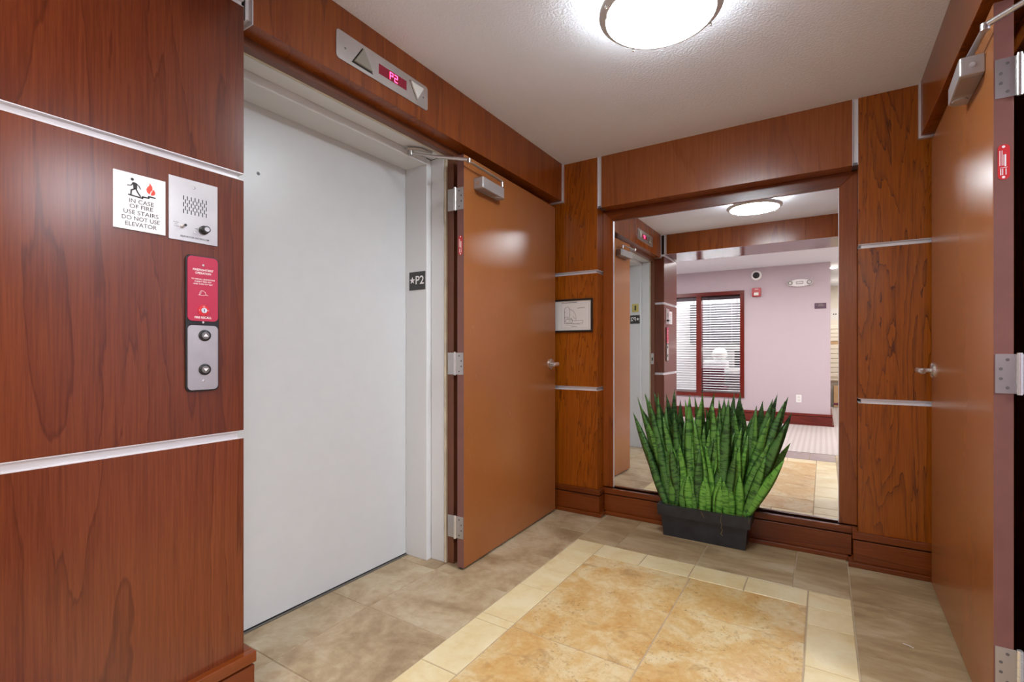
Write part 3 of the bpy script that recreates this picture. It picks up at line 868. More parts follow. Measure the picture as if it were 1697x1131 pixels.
MB().lathe([(0.0, 0.0233), (0.0072, 0.0233), (0.0066, 0.0245), (0.0, 0.0245)], 20, (fx(.70), fy(.775), 0)).build('knob_cap', 'chrome', kn, local=True, smooth=True)
text('ELEVATOR INTERCOM', ic, 'ink', fx(.52), fy(.93), .58 * W_, .028 * H_, 0.0033, weight=0.01)
text('PUSH', ic, 'ink', fx(.14), fy(.725), .10 * W_, .018 * H_, 0.0033)
text('TO', ic, 'ink', fx(.14), fy(.755), .05 * W_, .016 * H_, 0.0033)
text('TALK', ic, 'ink', fx(.15), fy(.785), .10 * W_, .018 * H_, 0.0033)
text('OFF', ic, 'ink', fx(.545), fy(.775), .07 * W_, .018 * H_, 0.0033)

cs, _ = plate('call_station', 'black call station with red firefighter plate and two call buttons', 'call panel', '+x', (XL, 0.7164, 1.1955), 0.0905, 0.392, 0.006, 'black', 0.014, 'back_plate', 0.0015)
W_, H_ = 0.0905, 0.392
rp = MB().prism(rrect(0.082, 0.186, 0.012, 0, fy(.245)), 0.006, 0.0085).build('fire_plate', 'fire_red', cs, local=True)
sv = MB().prism(rrect(0.082, 0.186, 0.012, 0, fy(.752)), 0.006, 0.0085).build('button_plate', 'steel', cs, local=True)
for b, par in ((.07, rp), (.492, cs), (.925, sv)):
    MB().lathe([(0.0, 0.006), (0.0036, 0.006), (0.0036, 0.0095), (0.0028, 0.0105), (0.0, 0.0108)], 14, (0, fy(b), 0)).build('screw', 'chrome', par, local=True, smooth=True)
for t_, b, wd, ht in (("FIREFIGHTERS'", .105, .055, .0062), ('OPERATION', .129, .042, .0062), ('TO RECALL ELEVATORS', .174, .064, .0038), ('INSERT FIRE KEY', .1915, .046, .0038), ('AND TURN TO "ON"', .209, .053, .0038), ('FIRE RECALL', .456, .046, .0066)):
    text(t_, rp, 'white_print', 0, fy(b), wd, ht, 0.0088, weight=0.015)
m = MB()
hx = lambda a, b: (a * 0.001, fy(.277) + b * 0.001)
m.stroke([hx(-13, -5), hx(-10, -4), hx(-9, 3), hx(-5, 8), hx(1, 7), hx(6, 2), hx(8, -4), hx(14, -6)], 0.0008, 0.0085, 0.0089)
m.stroke([hx(-13, -5), hx(-4, -6), hx(8, -4)], 0.0008, 0.0085, 0.0089)
m.stroke([hx(-7, -4), hx(-6, 2), hx(-4, 5)], 0.0006, 0.0085, 0.0089)
m.build('helmet_symbol', 'white_print', rp, local=True)
ky = MB().lathe([(0.0, 0.0085), (0.0155, 0.0085), (0.0155, 0.0105), (0.0, 0.0105)], 28, (0.001, fy(.403), 0)).build('key_switch', 'key_red', cs, local=True, smooth=True)
MB().lathe([(0.0, 0.0105), (0.0078, 0.0105), (0.0078, 0.013), (0.0, 0.013)], 24, (0.001, fy(.403), 0)).build('key_cylinder', 'chrome', ky, local=True, smooth=True)
MB().box(0.0, 0.002, fy(.403) - 0.004, fy(.403) + 0.004, 0.0128, 0.0134).build('key_slot', 'black', ky, local=True)
text('OFF', ky, 'white_print', 0.001, fy(.403) + 0.0115, 0.006, 0.0025, 0.0108)
text('ON', ky, 'white_print', 0.0125, fy(.403), 0.004, 0.0025, 0.0108)
text('R', ky, 'white_print', -0.0110, fy(.403), 0.002, 0.0032, 0.0108)
for b, up in ((.588, 1), (.84, -1)):
    cyy = fy(b)
    bt = MB().lathe([(0.0, 0.0085), (0.0165, 0.0085), (0.0165, 0.011), (0.0125, 0.0125), (0.0125, 0.010), (0.0, 0.010)], 28, (0.004, cyy, 0)).build('call_button', 'black', sv, local=True, smooth=True)
    MB().lathe([(0.0, 0.010), (0.0115, 0.010), (0.0105, 0.0155), (0.0, 0.016)], 24, (0.004, cyy, 0)).build('button_cap', 'alu_dark', cs, local=True, smooth=True)
    MB().prism([(0.004 - 0.007, cyy - 0.0035 * up), (0.004 + 0.007, cyy - 0.0035 * up), (0.004, cyy + 0.005 * up)], 0.0155, 0.0166).build('arrow', 'white_print', cs, local=True)

# floor indicator over the elevator
fi, _ = plate('floor_indicator', 'steel floor indicator showing P2 above the elevator', 'indicator', '+x', (HL, 1.4525, 2.283), 0.505, 0.110, 0.004, 'steel', 0.014, 'plate', 0.001)
def tri(cx, s, up, hgt):
    return [(cx - s, -hgt * up), (cx + s, -hgt * up), (cx, hgt * up)]
MB().prism(tri(-0.128, 0.054, 1, 0.041), 0.0035, 0.0046).build('arrow_edge_shade', 'black', fi, local=True)  # dark outline plates: edge shading of the raised arrows put into colour
MB().prism(tri(-0.128, 0.046, 1, 0.035), 0.004, 0.014).build('up_arrow', 'lens', fi, local=True, bevel=0.002)
MB().prism(tri(0.178, 0.047, -1, 0.037), 0.0035, 0.0046).build('arrow_edge_shade', 'alu_dark', fi, local=True)
MB().prism(tri(0.178, 0.040, -1, 0.032), 0.004, 0.014).build('down_arrow', 'lens_white', fi, local=True, bevel=0.002)
ds = MB().box(-0.044, 0.115, -0.020, 0.021, 0.0035, 0.005).build('display', 'display', fi, local=True)
m = MB()
sg = 0.0035
for pts in ([(0.018, -0.014), (0.018, 0.014), (0.034, 0.014), (0.034, 0.001), (0.018, 0.001)],
            [(0.044, 0.014), (0.060, 0.014), (0.060, 0.001), (0.044, 0.001), (0.044, -0.014), (0.060, -0.014)]):
    m.stroke(pts, sg, 0.005, 0.0056)
m.build('floor_digits', 'led', ds, local=True)
for x in (-0.212, 0.222):
    MB().lathe([(0.0, 0.004), (0.0045, 0.004), (0.0035, 0.0056), (0.0, 0.0058)], 12, (x, -0.004, 0)).build('screw', 'alu_dark', fi, local=True, smooth=True)

# floor number plates on the elevator jambs
def star(cx, cy, r):
    return [(cx + (r if i % 2 == 0 else r * .42) * math.sin(math.pi * i / 5), cy + (r if i % 2 == 0 else r * .42) * math.cos(math.pi * i / 5)) for i in range(10)]
def p2_plate(label, facing, c):
    e, _ = plate('floor_plate', label, 'sign', facing, c, 0.114, 0.098, 0.003, 'plate_black')
    e['group'] = 'P2 floor plates on the elevator jambs'
    MB().prism(star(-0.034, 0.003, 0.020), 0.003, 0.0038).build('star', 'white_print', e, local=True)
    text('P2', e, 'white_print', 0.020, 0.004, 0.060, 0.045, 0.0035, weight=0.015)
    m = MB()
    for q in range(7): m.disc(-0.03 + q * 0.009 + (0.002 if q % 2 else 0), -0.034 + 0.003 * (q % 3), 0.0016, 0.003, 0.0042, 8)
    m.build('braille_dots', 'plate_black', e, local=True)
    return e
p2_plate('dark P2 star plate on far jamb beside the open brown door', '-y', (-1.848, EY1, 1.494))
p2_plate('dark P2 star plate on near jamb, seen only in mirror', '+y', (-1.850, EY0, 1.482))
e, _ = plate('number_plate', 'small brass plate with number 1 above reflected P2 plate', 'sign', '+y', (-1.845, EY0, 1.615), 0.078, 0.095, 0.002, 'brass')
text('1', e, 'ink', 0, 0, 0.018, 0.055, 0.0025, weight=0.02)

# framed evacuation plan on left pilaster
ep = tag(empty('framed_plan', (-1.476, YB, 1.363), facing='-y'), 'black framed evacuation floor plan on left back pilaster', 'picture')
fw, fh, ft = 0.298, 0.231, 0.012
for nm, bx in (('frame_rail', (-fw / 2, fw / 2, fh / 2 - ft, fh / 2)), ('frame_rail', (-fw / 2, fw / 2, -fh / 2, -fh / 2 + ft)), ('frame_stile', (-fw / 2, -fw / 2 + ft, -fh / 2 + ft, fh / 2 - ft)), ('frame_stile', (fw / 2 - ft, fw / 2, -fh / 2 + ft, fh / 2 - ft))):
    MB().box(bx[0], bx[1], bx[2], bx[3], 0, 0.016).build(nm, 'frame_black', ep, local=True, bevel=0.002)
MB().box(-fw / 2 + ft, fw / 2 - ft, -fh / 2 + ft, fh / 2 - ft, 0, 0.006).build('plan_sheet', 'paper', ep, local=True)
m = MB()
k = 0.0018
m.stroke([(-0.09, 0.085), (0.118, 0.085), (0.118, -0.085), (-0.09, -0.085), (-0.09, 0.085)], 0.0006, 0.006, 0.0063)
m.stroke([(-0.065, 0.045), (-0.065, -0.055), (0.075, -0.055), (0.075, -0.035), (0.02, -0.035), (-0.01, -0.035), (-0.01, -0.02), (-0.045, -0.02)], k, 0.006, 0.0063)
m.stroke([(-0.065, 0.045), (-0.055, 0.058), (-0.04, 0.062), (-0.025, 0.05), (-0.025, -0.01), (-0.065, -0.01)], k, 0.006, 0.0063)
m.stroke([(-0.02, 0.045), (0.005, 0.03), (0.02, 0.005), (0.025, -0.03)], k, 0.006, 0.0063)
m.stroke([(-0.055, -0.025), (-0.005, -0.025), (-0.005, -0.05), (-0.055, -0.05), (-0.055, -0.025)], k, 0.006, 0.0063)
m.stroke([(0.0, -0.005), (0.018, -0.026)], k, 0.006, 0.0063)
for q in range(9): m.disc(-0.06 + 0.013 * q, -0.056 + (0.02 if q % 3 == 0 else 0), 0.0022, 0.006, 0.0064, 8)
for q in range(5): m.disc(-0.063 if q % 2 else -0.025, 0.045 - q * 0.02, 0.0026, 0.006, 0.0064, 8)
m.stroke([(-0.06, -0.068), (0.075, -0.064)], 0.0008, 0.006, 0.0063)
m.build('plan_drawing', 'ink', ep, local=True)
for pts, q in (([(-0.09, 0.0915), (0.03, 0.0915)], .0028), ([(0.035, 0.05), (0.09, 0.052)], .0024), ([(-0.01, -0.0775), (0.03, -0.0775)], .0022)):
    MB().stroke(pts, q, 0.006, 0.0063).build('plan_caption', 'ink', ep, local=True)

# ------------------------------------------------------------------ planter with snake plant
pl = tag(empty('planter', (-0.595, 3.075, 0)), 'long charcoal rectangular planter on floor below the mirror', 'planter')
bx = (-0.820, -0.370, 3.000, 3.140)
tx = (-0.833, -0.357, 2.990, 3.145)
H1 = 0.135
m = MB()
# tapered outer shell with open top
def ring(r, z): return [(r[0], r[2], z), (r[1], r[2], z), (r[1], r[3], z), (r[0], r[3], z)]
loops = [ring(bx, 0.0), ring(tx, H1), ring((tx[0] + .012, tx[1] - .012, tx[2] + .012, tx[3] - .012), H1), ring((bx[0] + .012, bx[1] - .012, bx[2] + .012, bx[3] - .012), 0.02)]
vs_ = [p for lp in loops for p in lp]
fs_ = [(0, 3, 2, 1)]
for j in range(3):
    for i in range(4): fs_.append((j * 4 + i, j * 4 + (i + 1) % 4, (j + 1) * 4 + (i + 1) % 4, (j + 1) * 4 + i))
fs_.append((12, 13, 14, 15))
m.add(vs_, fs_)
m.build('planter_body', 'planter', pl)
ro = (-0.848, -0.342, 2.975, 3.150)
ro2 = (-0.852, -0.338, 2.971, 3.1525)
ri = (-0.826, -0.364, 2.997, 3.139)
loops = [ring(ro, 0.128), ring(ro2, 0.190), ring(ri, 0.190), ring(ri, 0.128)]
vs_ = [p for lp in loops for p in lp]
fs_ = []
for j in range(4):
    for i in range(4):
        fs_.append((j * 4 + i, j * 4 + (i + 1) % 4, ((j + 1) % 4) * 4 + (i + 1) % 4, ((j + 1) % 4) * 4 + i))
MB().add(vs_, fs_).build('planter_rim', 'planter', pl)
# soil surface
m = MB()
nx, ny = 26, 8
vs_ = []; fs_ = []
for j in range(ny + 1):
    for i in range(nx + 1):
        vs_.append((ri[0] + (ri[1] - ri[0]) * i / nx, ri[2] + (ri[3] - ri[2]) * j / ny, 0.168 + random.uniform(-.006, .006)))
for j in range(ny):
    for i in range(nx):
        a = j * (nx + 1) + i
        fs_.append((a, a + 1, a + nx + 2, a + nx + 1))
b0_ = len(vs_)
vs_ += [(ri[0], ri[2], .13), (ri[1], ri[2], .13), (ri[1], ri[3], .13), (ri[0], ri[3], .13)]
fs_.append((b0_, b0_ + 3, b0_ + 2, b0_ + 1))
MB().add(vs_, fs_).build('soil', 'soil', pl)
# dry moss fibres
m = MB()
for i in range(150):
    x = random.uniform(ri[0] + .02, ri[1] - .01); y = random.uniform(ri[2], ri[3] - .02)
    if random.random() < .6: y = random.uniform(ri[2], ri[2] + .05)
    a = random.uniform(0, 6.28); L = random.uniform(.012, .035)
    z = 0.176
    m.tube([(x, y, z), (x + L * .5 * math.cos(a), y + L * .5 * math.sin(a) * .6, z + random.uniform(.004, .016)), (x + L * math.cos(a), min(ri[3], max(ri[2], y + L * math.sin(a) * .6)), z + random.uniform(-.002, .01))], .0008, 4)
mo = m.build('moss', 'moss', pl); mo['kind'] = 'stuff'
m = MB()
m.tube([(-0.49, 2.995, .192), (-0.488, 2.9685, .186), (-0.492, 2.970, .15), (-0.486, 2.974, .13), (-0.492, 2.982, .11), (-0.484, 2.984, .10), (-0.494, 2.985, .075), (-0.484, 2.987, .066)], .0011, 5)
m.build('hanging_root', 'moss', pl); m = MB()
m.tube([(-0.60, 2.99, .193), (-0.597, 2.9685, .186), (-0.59, 2.970, .17), (-0.58, 2.971, .155)], .0009, 5)
m.build('hanging_root', 'moss', pl); m = MB()
m.tube([(-0.352, 2.995, .193), (-0.346, 2.9685, .188), (-0.348, 2.970, .165)], .0009, 5)
m.build('hanging_root', 'moss', pl)

def leaf_mesh(name, L, w, bend, curl, mat, seed):
    rng = random.Random(seed)
    n = 11
    vs_ = []; fs_ = []
    tw = rng.uniform(-0.45, 0.45)
    for j in range(n + 1):
        t = j / n
        # width profile : narrow base, broad middle, long pointed tip
        pw = w * (0.62 + 0.38 * math.sin(min(1, t / 0.45) * math.pi / 2)) * (1 if t < .5 else max(0.015, 1 - ((t - .5) / .5) ** 1.9))
        ox = bend * L * t * t
        z = L * (t - 0.10 * bend * bend * t * t)
        an = tw * t
        cr = pw * curl * (1 - .4 * t)
        th = 0.0032 * (1 - .6 * t)
        prof = [(-pw, 0), (-pw * .5, -cr * .75), (0, -cr), (pw * .5, -cr * .75), (pw, 0), (pw * .5, -cr * .75 + th), (0, -cr + th), (-pw * .5, -cr * .75 + th)]
        for a, b in prof:
            b += cr * .5
            vs_.append((a * math.cos(an) - b * math.sin(an) + ox, a * math.sin(an) + b * math.cos(an), z))
    k = 8
    for j in range(n):
        for i in range(k):
            fs_.append((j * k + i, j * k + (i + 1) % k, (j + 1) * k + (i + 1) % k, (j + 1) * k + i))
    fs_.append(tuple(range(k))[::-1]); fs_.append(tuple(range(n * k, n * k + k)))
    me = bpy.data.meshes.new(name)
    me.from_pydata(vs_, [], fs_)
    bm = bmesh.new(); bm.from_mesh(me)
    bmesh.ops.recalc_face_normals(bm, faces=bm.faces)
    for f in bm.faces: f.smooth = True
    bm.to_mesh(me); bm.free()
    me.materials.append(M[mat])
    return me
tall = [leaf_mesh('leaf', 1.0 * .62, .029 + .002 * (i % 3), .05 * (i % 4) - .05, .55, ('leaf_a', 'leaf_b')[i % 2], i) for i in range(8)]
mids = [leaf_mesh('leaf', .40, .0285, .06 * (i % 3) - .05, .5, ('leaf_a', 'leaf_c', 'leaf_b')[i % 3], 40 + i) for i in range(6)]
shrt = [leaf_mesh('leaf', .24, .029, .08 * (i % 3) - .05, .45, ('leaf_c', 'leaf_c', 'leaf_a')[i % 3], 80 + i) for i in range(6)]
sp_ = tag(empty('snake_plant', (-0.595, 3.07, 0.165)), 'dense banded green snake plant filling the charcoal planter', 'plant')
rng = random.Random(21)
def leaf(me, x, y, leanx, leany, sc=1.0, spin=0.0):
    o = bpy.data.objects.new('leaf', me)
    C.objects.link(o)
    o.parent = sp_
    o.location = (x + 0.595, y - 3.07, 0.0)
    o.rotation_euler = (R(-leany), R(leanx), R(spin))
    o.scale = (1, 1, sc)
    return o
# tall rows
for i in range(40):
    t = (i + .5) / 40
    x = -0.805 + .42 * t + rng.uniform(-.012, .012)
    row = i % 3
    y = (3.045, 3.075, 3.105)[row] + rng.uniform(-.010, .010)
    lean = (t - .5) * 24 + rng.uniform(-8, 8)
    ly_ = rng.uniform(-4, 1.2) - row * 0.6
    leaf(tall[rng.randrange(8)], x, y, lean, ly_, rng.uniform(.72, 1.12), rng.uniform(-28, 28))
# fanned outer tall leaves
for (x, lean, sc) in ((-.80, -21, 1.13), (-.81, -25, .98), (-.785, -16, 1.14), (-.79, -11, 1.08), (-.40, 18, 1.15), (-.39, 23, 1.0), (-.41, 14, 1.14), (-.41, 8, 1.05)):
    leaf(tall[rng.choice((1, 5))], x, 3.06 + rng.uniform(-.02, .03), lean, rng.uniform(-3, 0), sc, rng.uniform(-25, 25))
for i in range(20):
    t = (i + .5) / 20
    x = -0.80 + .41 * t + rng.uniform(-.012, .012)
    leaf(mids[rng.randrange(6)], x, 3.046 + rng.uniform(-.012, .03), (t - .5) * 16 + rng.uniform(-9, 9), rng.uniform(-8, 0), rng.uniform(.85, 1.15), rng.uniform(-30, 30))
for i in range(12):
    t = (i + .5) / 12
    x = -0.795 + .405 * t + rng.uniform(-.01, .01)
    leaf(shrt[rng.randrange(6)], x, 3.030 + rng.uniform(-.008, .012), (t - .5) * 20 + rng.uniform(-9, 9), rng.uniform(-9, -2), rng.uniform(.8, 1.15), rng.uniform(-25, 25))
for (x, lean, sc) in ((-.81, -24, .95), (-.385, 22, 1.0), (-.38, 27, .8), (-.382, 30, 1.1)):
    leaf(mids[rng.randrange(6)], x, 3.03, lean, -3, sc, rng.uniform(-20, 20))
# debris
tag(MB().tube([(0.255, 2.372, .0016), (0.272, 2.366, .0022), (0.285, 2.356, .0016)], .0013, 5).build('paper_scrap', 'white_print'), 'tiny white scrap lying on tan tile near the right door', 'scrap')

# ------------------------------------------------------------------ lobby seen in the mirror
YW = -2.15
XE = 0.085
wx0, wx1, wz0, wz1 = -2.46, -1.07, 0.363, 2.087
wf = MB()
wf.box(-3.6, wx0 + .03, YW - .12, YW, 0, CEIL); wf.box(wx1 - .03, XE, YW - .12, YW, 0, CEIL)
wf.box(wx0 + .03, wx1 - .03, YW - .12, YW, 0, wz0 + .03); wf.box(wx0 + .03, wx1 - .03, YW - .12, YW, wz1 - .03, CEIL)
wall_lobby = struct(wf.build('wall_lobby', 'lav_wall'), 'pale lavender lobby wall with interior office window')
struct(MB().box(-3.7, -3.6, -5.45, 0.9, 0, CEIL).build('wall_lobby_left', 'lav_wall'), 'lavender lobby end wall')
struct(MB().box(-3.6, -1.66, 0.37, 0.82, 0, CEIL).build('wall_lobby_side', 'lav_wall'), 'lavender wall beside the vestibule opening')
struct(MB().box(0.70, 2.6, 0.37, 0.47, 0, CEIL).build('wall_lobby_corner', 'lav_wall'), 'lavender wall right of the vestibule opening')
struct(MB().box(2.6, 2.7, -5.45, 0.47, 0, CEIL).build('wall_lobby_right', 'cream_wall'), 'cream wall at the right end of the lobby')
struct(MB().box(-3.6, 2.7, -5.55, -5.45, 0, CEIL).build('wall_mailroom', 'cream_wall'), 'cream wall behind the mail slots')
struct(MB().box(XE - .12, XE, -5.45, YW - .12, 0, CEIL).build('wall_office', 'cream_wall'), 'side wall between office and corridor')
baseboard('baseboard_lobby', [(-3.6, XE, YW, YW, '+y', 0, 1), (XE, XE, YW - 1.0, YW, '+x', 0, 0)], ('mahogany_x', 'mahogany_x'), 'red mahogany baseboard along the lavender lobby wall')

win = struct(empty('window_1', ((wx0 + wx1) / 2, YW, wz0)), 'mahogany framed two pane interior office window')
fwid = 0.062
for nm, b, mt in (('window_frame', (wx0, wx1, wz1 - fwid, wz1), 'mahogany_x'), ('window_frame', (wx0, wx1, wz0, wz0 + fwid), 'mahogany_x'),
                  ('window_frame', (wx0, wx0 + fwid, wz0 + fwid, wz1 - fwid), 'mahogany_z'), ('window_frame', (wx1 - fwid, wx1, wz0 + fwid, wz1 - fwid), 'mahogany_z'),
                  ('mullion', (-1.802, -1.722, wz0 + fwid, wz1 - fwid), 'mahogany_z')):
    MB().box(b[0], b[1], YW - .12, YW + .022, b[2], b[3]).build(nm, mt, win, bevel=0.003)
panes = ((wx0 + fwid, -1.802), (-1.722, wx1 - fwid))
for a, b in panes:
    MB().box(a, b, YW - .034, YW - .028, wz0 + fwid, wz1 - fwid).build('pane', 'glass', win)

def blind(a, b, label):
    z0, z1 = wz0 + fwid, wz1 - fwid
    y = YW - .075
    r = tag(empty('window_blind', ((a + b) / 2, y, z1)), label, 'blind', 'blinds in the office window')
    MB().box(a + .004, b - .004, y - .028, y + .028, z1 - .058, z1).build('headrail', 'headrail', r, bevel=0.003)
    n = 36
    pitch = (z1 - .075 - z0 - .04) / n
    me = None
    for i in range(n + 1):
        z = z1 - .08 - i * pitch
        if me is None:
            dy, dz = .0225, .006
            mm = MB()
            mm.hexa([(-(b - a) / 2 + .008, -dy, dz), ((b - a) / 2 - .008, -dy, dz), ((b - a) / 2 - .008, dy, -dz), (-(b - a) / 2 + .008, dy, -dz)],
                    [(-(b - a) / 2 + .008, -dy, dz + .0028), ((b - a) / 2 - .008, -dy, dz + .0028), ((b - a) / 2 - .008, dy, -dz + .0028), (-(b - a) / 2 + .008, dy, -dz + .0028)])
            o = mm.build('slat', 'blind', r, local=True)
            me = o.data
        else:
            o = bpy.data.objects.new('slat', me); C.objects.link(o); o.parent = r
        o.location = (0, 0, z - z1)
    MB().box(a + .008, b - .008, y - .024, y + .024, z0 + .006, z0 + .026).build('bottom_rail', 'blind', r, bevel=0.003)
    for q in (.22, .78):
        MB().tube([(a + (b - a) * q, y + .026, z1 - .05), (a + (b - a) * q, y + .026, z0 + .02)], .0014, 5).build('ladder_cord', 'alu', r)
    wd = MB().tube([(b - .05, y + .034, z1 - .05), (b - .05, y + .036, z1 - .40)], .004, 6).build('tilt_wand', 'charcoal', r)
blind(*panes[0], 'white slatted blind in left pane, partly hidden by pier in mirror')
blind(*panes[1], 'white slatted blind in right pane of the reflected office window')

# wall mounted things on the lavender wall (positions read off the reflection)
def on_wall(u, v):
    c, s = math.cos(R(32.49)), math.sin(R(32.49))
    rt = (u - 848.5) / 811.0
    dx, dy = -s + rt * c, c + rt * s
    yv = 2 * (YM + .010) - YW
    t = yv / dy
    return dx * t, EYE + (582 - v) / 811.0 * t
x, z = on_wall(1253.5, 457)
e = tag(empty('alarm_speaker', (x, YW, z), facing='+y'), 'round white ceiling-high speaker with dark centre above red alarm', 'speaker')
MB().lathe([(0.0, 0), (0.075, 0), (0.078, .012), (0.068, .026), (0.05, .03), (0.0, .03)], 28).build('bezel', 'pan_white', e, local=True, smooth=True)
MB().lathe([(0.0, .028), (0.05, .029), (0.042, .045), (0.02, .055), (0.0, .057)], 24).build('dark_dome', 'black', e, local=True, smooth=True)
x, z = on_wall(1254, 485)
e = tag(empty('fire_alarm', (x, YW, z), facing='+y'), 'square red fire alarm strobe on the lavender wall', 'fire alarm')
MB().prism(rrect(.125, .135, .01), 0, .045).build('alarm_body', 'alarm_red', e, local=True, bevel=.006)
MB().prism(rrect(.066, .046, .008, 0, -.03), .045, .07).build('strobe_lens', 'lens_white', e, local=True, bevel=.008)
text('FIRE', e, 'white_print', 0, .045, .05, .014, .0455)
x, z = on_wall(1325.5, 469.5)
e = tag(empty('emergency_light', (x, YW, z), facing='+y'), 'oval white emergency light with two lamp heads', 'emergency light')
MB().prism([(.155 * math.cos(2 * math.pi * i / 28), .056 * math.sin(2 * math.pi * i / 28)) for i in range(28)], 0, .06).build('light_body', 'pan_white', e, local=True, bevel=.012)
MB().prism(rrect(.09, .042, .004), .058, .062).build('display_frame', 'plum', e, local=True)
MB().prism(rrect(.078, .032, .003), .0618, .063).build('display_window', 'lens_white', e, local=True)
for sx in (-1, 1):
    MB().lathe([(0.0, .03), (.036, .03), (.04, .06), (.034, .075), (0.0, .07)], 20, (sx * .125, .0, 0)).build('lamp_head', 'lens_white', e, local=True, smooth=True)
    MB().lathe([(0.022, .0705), (.030, .0735), (.030, .078), (.022, .075), (0.022, .0705)], 20, (sx * .125, .0, 0)).build('lamp_ring', 'charcoal', e, local=True)
x, z = on_wall(1359.5, 507)
e, _ = plate('room_sign', 'small plum rectangular room sign near end of lavender wall', 'sign', '+y', (x, YW, z), .148, .082, .006, 'plum', 0, 'plate', .001)
MB().prism(star(.052, .012, .008), .006, .0066).build('sign_mark', 'lens', e, local=True)
m = MB(); m.stroke([(-.03, .02), (.02, .02)], .007, .006, .0064); m.stroke([(-.045, .0), (.03, .0)], .007, .006, .0064); m.build('sign_lines', 'lens', e, local=True)
x, z = on_wall(1323.8, 661)
e, _ = plate('wall_outlet', 'white duplex outlet low on the lavender wall', 'outlet', '+y', (x, YW, z), .072, .116, .005, 'pan_white', .006, 'cover', .001)
for q in (-.022, .022):
    MB().prism(rrect(.034, .028, .008, 0, q), .005, .0075).build('socket', 'lens_white', e, local=True)
    MB().box(-.008, -.006, q - .004, q + .006, .0074, .0078).box(.006, .008, q - .004, q + .006, .0074, .0078).build('slot', 'black', e, local=True)

# recessed downlights
def downlight(x, y, label, power):
    r = tag(empty('recessed_downlight', (x, y, CEIL)), label, 'downlight', 'recessed lobby downlights')
    MB().lathe([(0.062, CEIL - .001), (.086, CEIL - .001), (.086, CEIL - .006), (.062, CEIL - .010), (.062, CEIL - .001)], 28, (x, y, 0)).build('trim_ring', 'pan_white', r, smooth=True)
    MB().lathe([(0.0, CEIL - .0005), (.062, CEIL - .0005), (.062, CEIL - .004), (0.0, CEIL - .004)], 28, (x, y, 0)).build('lens', 'downlight', r)
    L = bpy.data.lights.new('lamp', 'AREA'); L.shape = 'DISK'; L.size = .12; L.energy = power; L.color = NEUT
    o = bpy.data.objects.new('lamp', L); C.objects.link(o); o.parent = r; o.location = (0, 0, -.012)
downlight(0.112, -2.73, 'lit recessed downlight in corridor past end of lavender wall', LOBBY_WATTS)
downlight(0.55, -4.4, 'recessed downlight nearest the mail slots', LOBBY_WATTS)
for x, t_ in ((-2.6, 'farthest left in the lobby'), (-0.95, 'of the lobby before the office window'), (0.75, 'of the lobby near the right pier'), (2.0, 'farthest right in the lobby')):  # unseen panels, added to throw more light into the vestibule
    lp = tag(empty('added_fill_panel', (x, -0.5, CEIL)), 'added unseen fill light panel ' + t_, 'ceiling light', 'added lobby fill light panels')
    MB().box(x - .31, x + .31, -0.81, -0.19, CEIL - .012, CEIL - .001).build('fill_panel_frame', 'pan_white', lp, bevel=.003)
    MB().box(x - .285, x + .285, -0.785, -0.215, CEIL - .015, CEIL - .012).build('diffuser', 'downlight', lp)
    L = bpy.data.lights.new('lamp', 'AREA'); L.shape = 'SQUARE'; L.size = .55; L.energy = FILL_WATTS; L.color = NEUT
    o = bpy.data.objects.new('lamp', L); C.objects.link(o); o.parent = lp; o.location = (0, 0, -.02)

# mail slots and cartons at the end of the corridor
mx0, mx1 = -0.25 + .36, 1.0
mb = tag(empty('mail_slots', (mx0, -5.25, 0.5)), 'cream bank of mail slots at far end of corridor', 'mailbox')
MB().box(mx0, mx1, -5.45, -5.30, .525, 1.64).build('cabinet', 'mail', mb)
MB().box(mx0, mx1, -5.30, -5.285, 1.255, 1.31).build('label_rail', 'card', mb)
for c_ in range(3):
    a = mx0 + c_ * (mx1 - mx0) / 3; b = mx0 + (c_ + 1) * (mx1 - mx0) / 3
    for r_ in range(4):
        MB().box(a + .004, b - .004, -5.30, -5.275, 1.318 + r_ * .08, 1.318 + r_ * .08 + .070).build('slot_door', 'mail', mb, bevel=.003)
    for r_ in range(7):
        MB().box(a + .004, b - .004, -5.30, -5.275, .60 + r_ * .093, .60 + r_ * .093 + .083).build('slot_door', 'mail', mb, bevel=.003)
ct = tag(empty('carton', (.45, -5.2, 0)), 'tan cardboard carton on the floor below mail slots', 'carton')
MB().box(.17, .62, -5.42, -5.10, 0.004, .42).build('carton_body', 'card', ct, bevel=.004)
MB().box(.17, .62, -5.0995, -5.0985, .05, .09).build('carton_tape', 'maroon', ct)
MB().box(.17, .62, -5.28, -5.24, .4202, .4215).build('carton_tape', 'mail', ct)
pp, _ = plate('wall_notice', 'white notice with dark mark above the mail slots', 'notice', '+y', (.19, -5.45, 1.86), .16, .22, .003, 'paper')
m = MB(); m.box(-.03, -.008, -.01, .015, .003, .0035); m.box(.008, .03, -.01, .015, .003, .0035); m.build('notice_mark', 'ink', pp, local=True)

